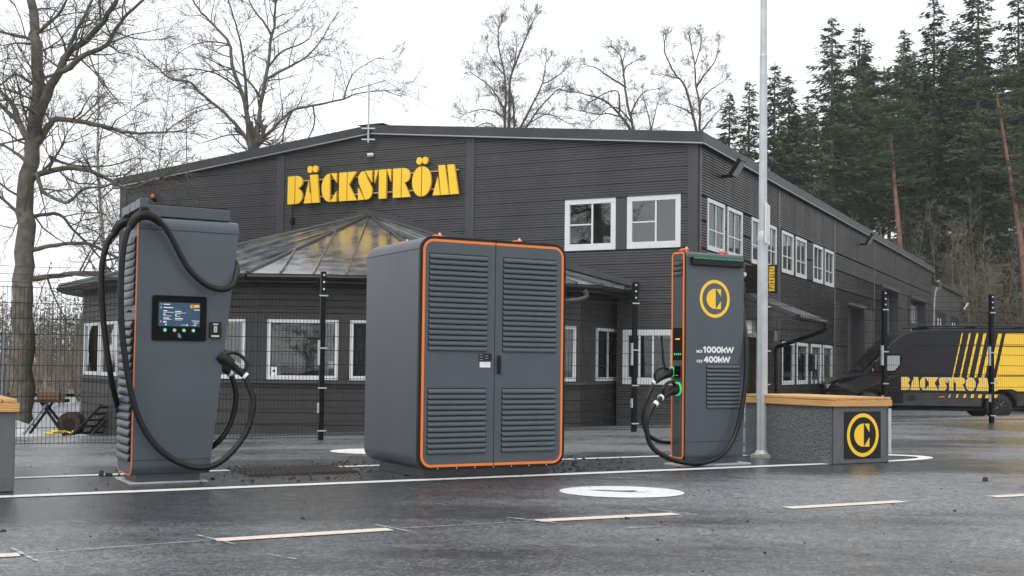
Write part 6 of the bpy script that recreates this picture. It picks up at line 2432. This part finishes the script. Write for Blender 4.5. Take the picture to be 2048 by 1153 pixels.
def build_forest():
    variants = []
    for i, (h, br, bare, dn) in enumerate(((22, 3.5, 0.20, 1.15), (24, 3.7, 0.30, 1.1), (20, 3.1, 0.10, 1.2), (23, 3.1, 0.36, 1.0))):
        a, b = spruce_mesh(h, 100 + i, br, bare, dn)
        out = []
        for q, nm, mt in ((a, 'trunk', 'spruce_bark'), (b, 'crown', 'needles')):
            me = bpy.data.meshes.new(nm)
            me.from_pydata(q.v, [], q.f)
            me.update()
            me.materials.append(M[mt])
            out.append(me)
        variants.append((out, h))
    # (x, y, height, variant, label)
    front = [
        (15.3, 84, 17.3, 2, 'short spruce standing apart at the edge of the wood behind the near roof corner'),
        (17.1, 86, 18.0, 3, 'slim spruce behind the lamp post beside the short one'),
        (18.5, 84, 19.2, 0, 'narrow pointed spruce next to the lamp post'),
        (20.2, 87, 17.9, 2, 'lower spruce close behind the narrow pointed one'),
        (22.3, 83, 22.2, 1, 'tall full spruce with a long bare grey trunk above the side wall'),
        (25.4, 87, 21.1, 0, 'dense spruce crowding the tall full one'),
        (29.7, 90, 20.2, 3, 'thin spruce top behind the red-trunked pine'),
        (30.2, 85, 22.6, 1, 'towering spruce with paired grey trunks beside it'),
        (32.2, 82, 24.1, 0, 'very tall open-topped spruce deep in the wood'),
        (35.0, 82, 23.0, 3, 'tall spruce beside the crown of the bent pine'),
        (33.0, 88, 20.7, 3, 'bare-stemmed spruce standing behind the brown brush'),
    ]
    for i, (x, y, h, v, lb) in enumerate(front):
        me, hh = variants[v]
        conifer('spruce_tree', lb, me, (x, y, gz(x, y)), h / hh, 1.3 * i, 'spruces of the front row')
    rg = random.Random(77)
    n = 0
    for k in range(70):
        y = rg.uniform(92, 128)
        x = 0.18 * y + (k / 70) * 0.36 * y + rg.uniform(-1, 1)
        px = x / y
        hmax = 11 + 7 * smoothstep(0.18, 0.30, px)
        h = hmax * rg.uniform(0.78, 1.02)
        me, hh = variants[rg.randrange(3)]
        conifer('spruce_tree', 'dark spruce in the deep rows of the wood behind the hall', me, (x, y, gz(x, y)), h / hh, rg.uniform(0, 6.28), 'spruces in the deep rows of the wood')
    # low young spruces fill the edge
    for k, (x, y, h) in enumerate(((19.0, 80, 9.5), (23.5, 79, 8.5), (26.4, 80, 9.8), (35.0, 74, 7.5), (36.8, 78, 10.0), (30.8, 80, 9.0), (21.5, 81, 10.5), (28.6, 82, 11.0), (33.6, 80, 9.5), (24.6, 83, 11.0))):
        me, hh = variants[2]
        conifer('spruce_tree', 'low young spruce at the foot of the wood edge', me, (x, y, gz(x, y)), h / hh, k * 0.9, 'young spruces at the wood edge')
    for i, (x, y, h, bend, lb) in enumerate(((25.7, 78, 19.6, -1.3, 'leaning red-barked pine rising behind the side wall'), (33.0, 76, 18.5, -2.2, 'red-barked pine with a bent trunk beside the brown brush'))):
        a, b, bk = pine_mesh(h, 300 + i, bend)
        t = thing('pine_tree', lb, 'tree', (x, y, gz(x, y)), 0, 'red-barked pines')
        a.build('trunk', 'pine_bark', t, smooth=True)
        b.build('crown', 'pine_needles', t)
        bk.build('branch_work', 'spruce_bark', t)['kind'] = 'stuff'
    # bare brush and saplings at the foot of the slope
    BR = dict(max=2, kids=[5, 4], gnarl=0.16, up=0.10, rmin=0.008)
    labels = ['pale bare thicket of upright shoots beside the rear wing', 'brown bare shrub behind the van roof', 'tangled bare shrub at the foot of the bent pine',
              'thin bare saplings above the end of the hall roof', 'grey bare sapling beside the red pine trunk', 'twiggy bare tree in front of the narrow spruces', 'low bare scrub between the conifers and the hall', 'thin grey saplings close by the red pine trunk', 'bare saplings between the paired spruce trunks', 'broad bare shrub below the young spruces behind the van', 'bare saplings in front of the tall grey spruce trunk']
    for i, (x, y, h, st, br_) in enumerate(((28.0, 70, 9.5, 7, 0.6), (30.0, 69, 7.5, 7, 0.7), (31.9, 71, 9.0, 6, 0.7), (24.8, 76, 10.5, 3, 0.5), (26.8, 74, 10.0, 2, 0.8), (18.2, 78, 12.0, 4, 0.9), (16.2, 79, 10.5, 5, 0.9), (22.8, 77, 9.0, 3, 0.7), (29.2, 75, 11.0, 3, 0.7), (34.0, 72, 9.0, 6, 0.7), (20.6, 77.5, 9.5, 3, 0.8))):
        free_tree('bare_shrub', labels[i], (x, y, gz(x, y)), h, 500 + i, st, BR, 0.22 if st > 3 else 0.06, 0.055, 'bare scrub at the wood edge', 'brush', 'brush', first=0.15, branch=br_, cnt=16)


build_forest()
# the far side of the road: a loose row of oaks and bushes that the annex windows mirror
for i, (x, y, rz_, sc_) in enumerate(((-9.0, -15.0, 20, 0.8), (-1.0, -19.0, 110, 0.85), (8.0, -14.0, 200, 0.8))):
    c3 = copy_tree(oak)
    c3.location = (x, y, 0)
    c3.rotation_euler = (0, 0, R(rz_))
    c3.scale = (sc_, sc_, sc_)
    c3['label'] = 'bare oak of the row across the road, mirrored in the annex windows'
    c3['group'] = 'bare oaks across the road'
src = bpy.data.objects['bare_shrub']
for i, (x, y, rz_, sc_) in enumerate(((-14.0, -9.0, 20, 0.6), (-6.0, -17.0, 110, 0.55), (-3.0, -16.0, 200, 0.5), (3.0, -17.0, 290, 0.6), (6.0, -18.0, 60, 0.5), (12.0, -12.0, 160, 0.55))):
    c3 = copy_tree(src)
    c3.location = (x, y, 0)
    c3.rotation_euler = (0, 0, R(rz_))
    c3.scale = (sc_, sc_, sc_)
    c3['label'] = 'bare bush of the row across the road, mirrored in the annex windows'
    c3['group'] = 'bare bushes across the road'


def build_far_wood():
    """grey wood on the far side of the field"""
    rg = random.Random(9)
    m = B()
    for k in range(420):
        y = rg.uniform(110, 190)
        x = -y * rg.uniform(0.30, 0.52) + rg.uniform(-3, 3)
        h = rg.uniform(6, 11) * (0.75 + 0.35 * (y - 110) / 80)
        z0 = gz(x, y)
        con = rg.random() < 0.4
        for j in range(60):
            t = rg.random()
            rr_ = (1.9 * (1 - t) + 0.15) if con else 2.4 * math.sqrt(max(0.02, 1 - (2 * t - 1) ** 2)) * 0.9
            a = rg.uniform(0, 6.28)
            q = rr_ * math.sqrt(rg.random())
            c = V3((x + q * math.cos(a), y + q * math.sin(a), z0 + h * (0.12 + 0.88 * t)))
            u = rand_unit(rg)
            w = rand_unit(rg)
            s_ = rg.uniform(0.25, 0.6)
            m.add([c - u * s_ * 0.5, c + w * s_ * 0.35, c + u * s_ * 0.6], [(0, 1, 2)])
        m.tube([(x, y, z0), (x, y, z0 + h * 0.8)], [0.12, 0.04], 3, cap=False)
    o = m.build('distant_wood', 'far_wood')
    tag(o, 'grey-green misty wood far behind the oak', None, kind='stuff')
    m = B()
    for k in range(260):
        x, y = -rg.uniform(14, 40), rg.uniform(45, 75)
        h = rg.uniform(1.2, 3.0)
        z0 = gz(x, y)
        for j in range(9):
            a = rg.uniform(0, 6.28)
            d = V3((math.cos(a) * 0.35, math.sin(a) * 0.35, 1)).normalized()
            m.tube([(x, y, z0), V3((x, y, z0)) + d * h * 0.55, V3((x, y, z0)) + d * h + rand_unit(rg) * 0.25], [0.02, 0.014, 0.006], 3, cap=False)
    o = m.build('dry_scrub', 'brush')
    tag(o, 'dry brown scrub at the edge of the yard behind the oak', None, kind='stuff')


build_far_wood()


# ------------------------------------------------------------------ damp air
def build_haze():
    m = B()
    m.box((-520, -220, -3.0), (520, 620, 48.0))
    hm = bpy.data.materials.new("damp_air")
    hm.use_nodes = True
    nt = hm.node_tree
    nt.nodes.clear()
    out = nt.nodes.new('ShaderNodeOutputMaterial')
    pv = nt.nodes.new('ShaderNodeVolumePrincipled')
    pv.inputs['Color'].default_value = (0.98, 0.99, 1.0, 1)
    pv.inputs['Density'].default_value = 0.00045
    pv.inputs['Anisotropy'].default_value = 0.2
    nt.links.new(pv.outputs[0], out.inputs['Volume'])
    o = m.build('haze', hm)
    tag(o, 'thin damp haze over the yard and the wood', None, kind='stuff')


build_haze()
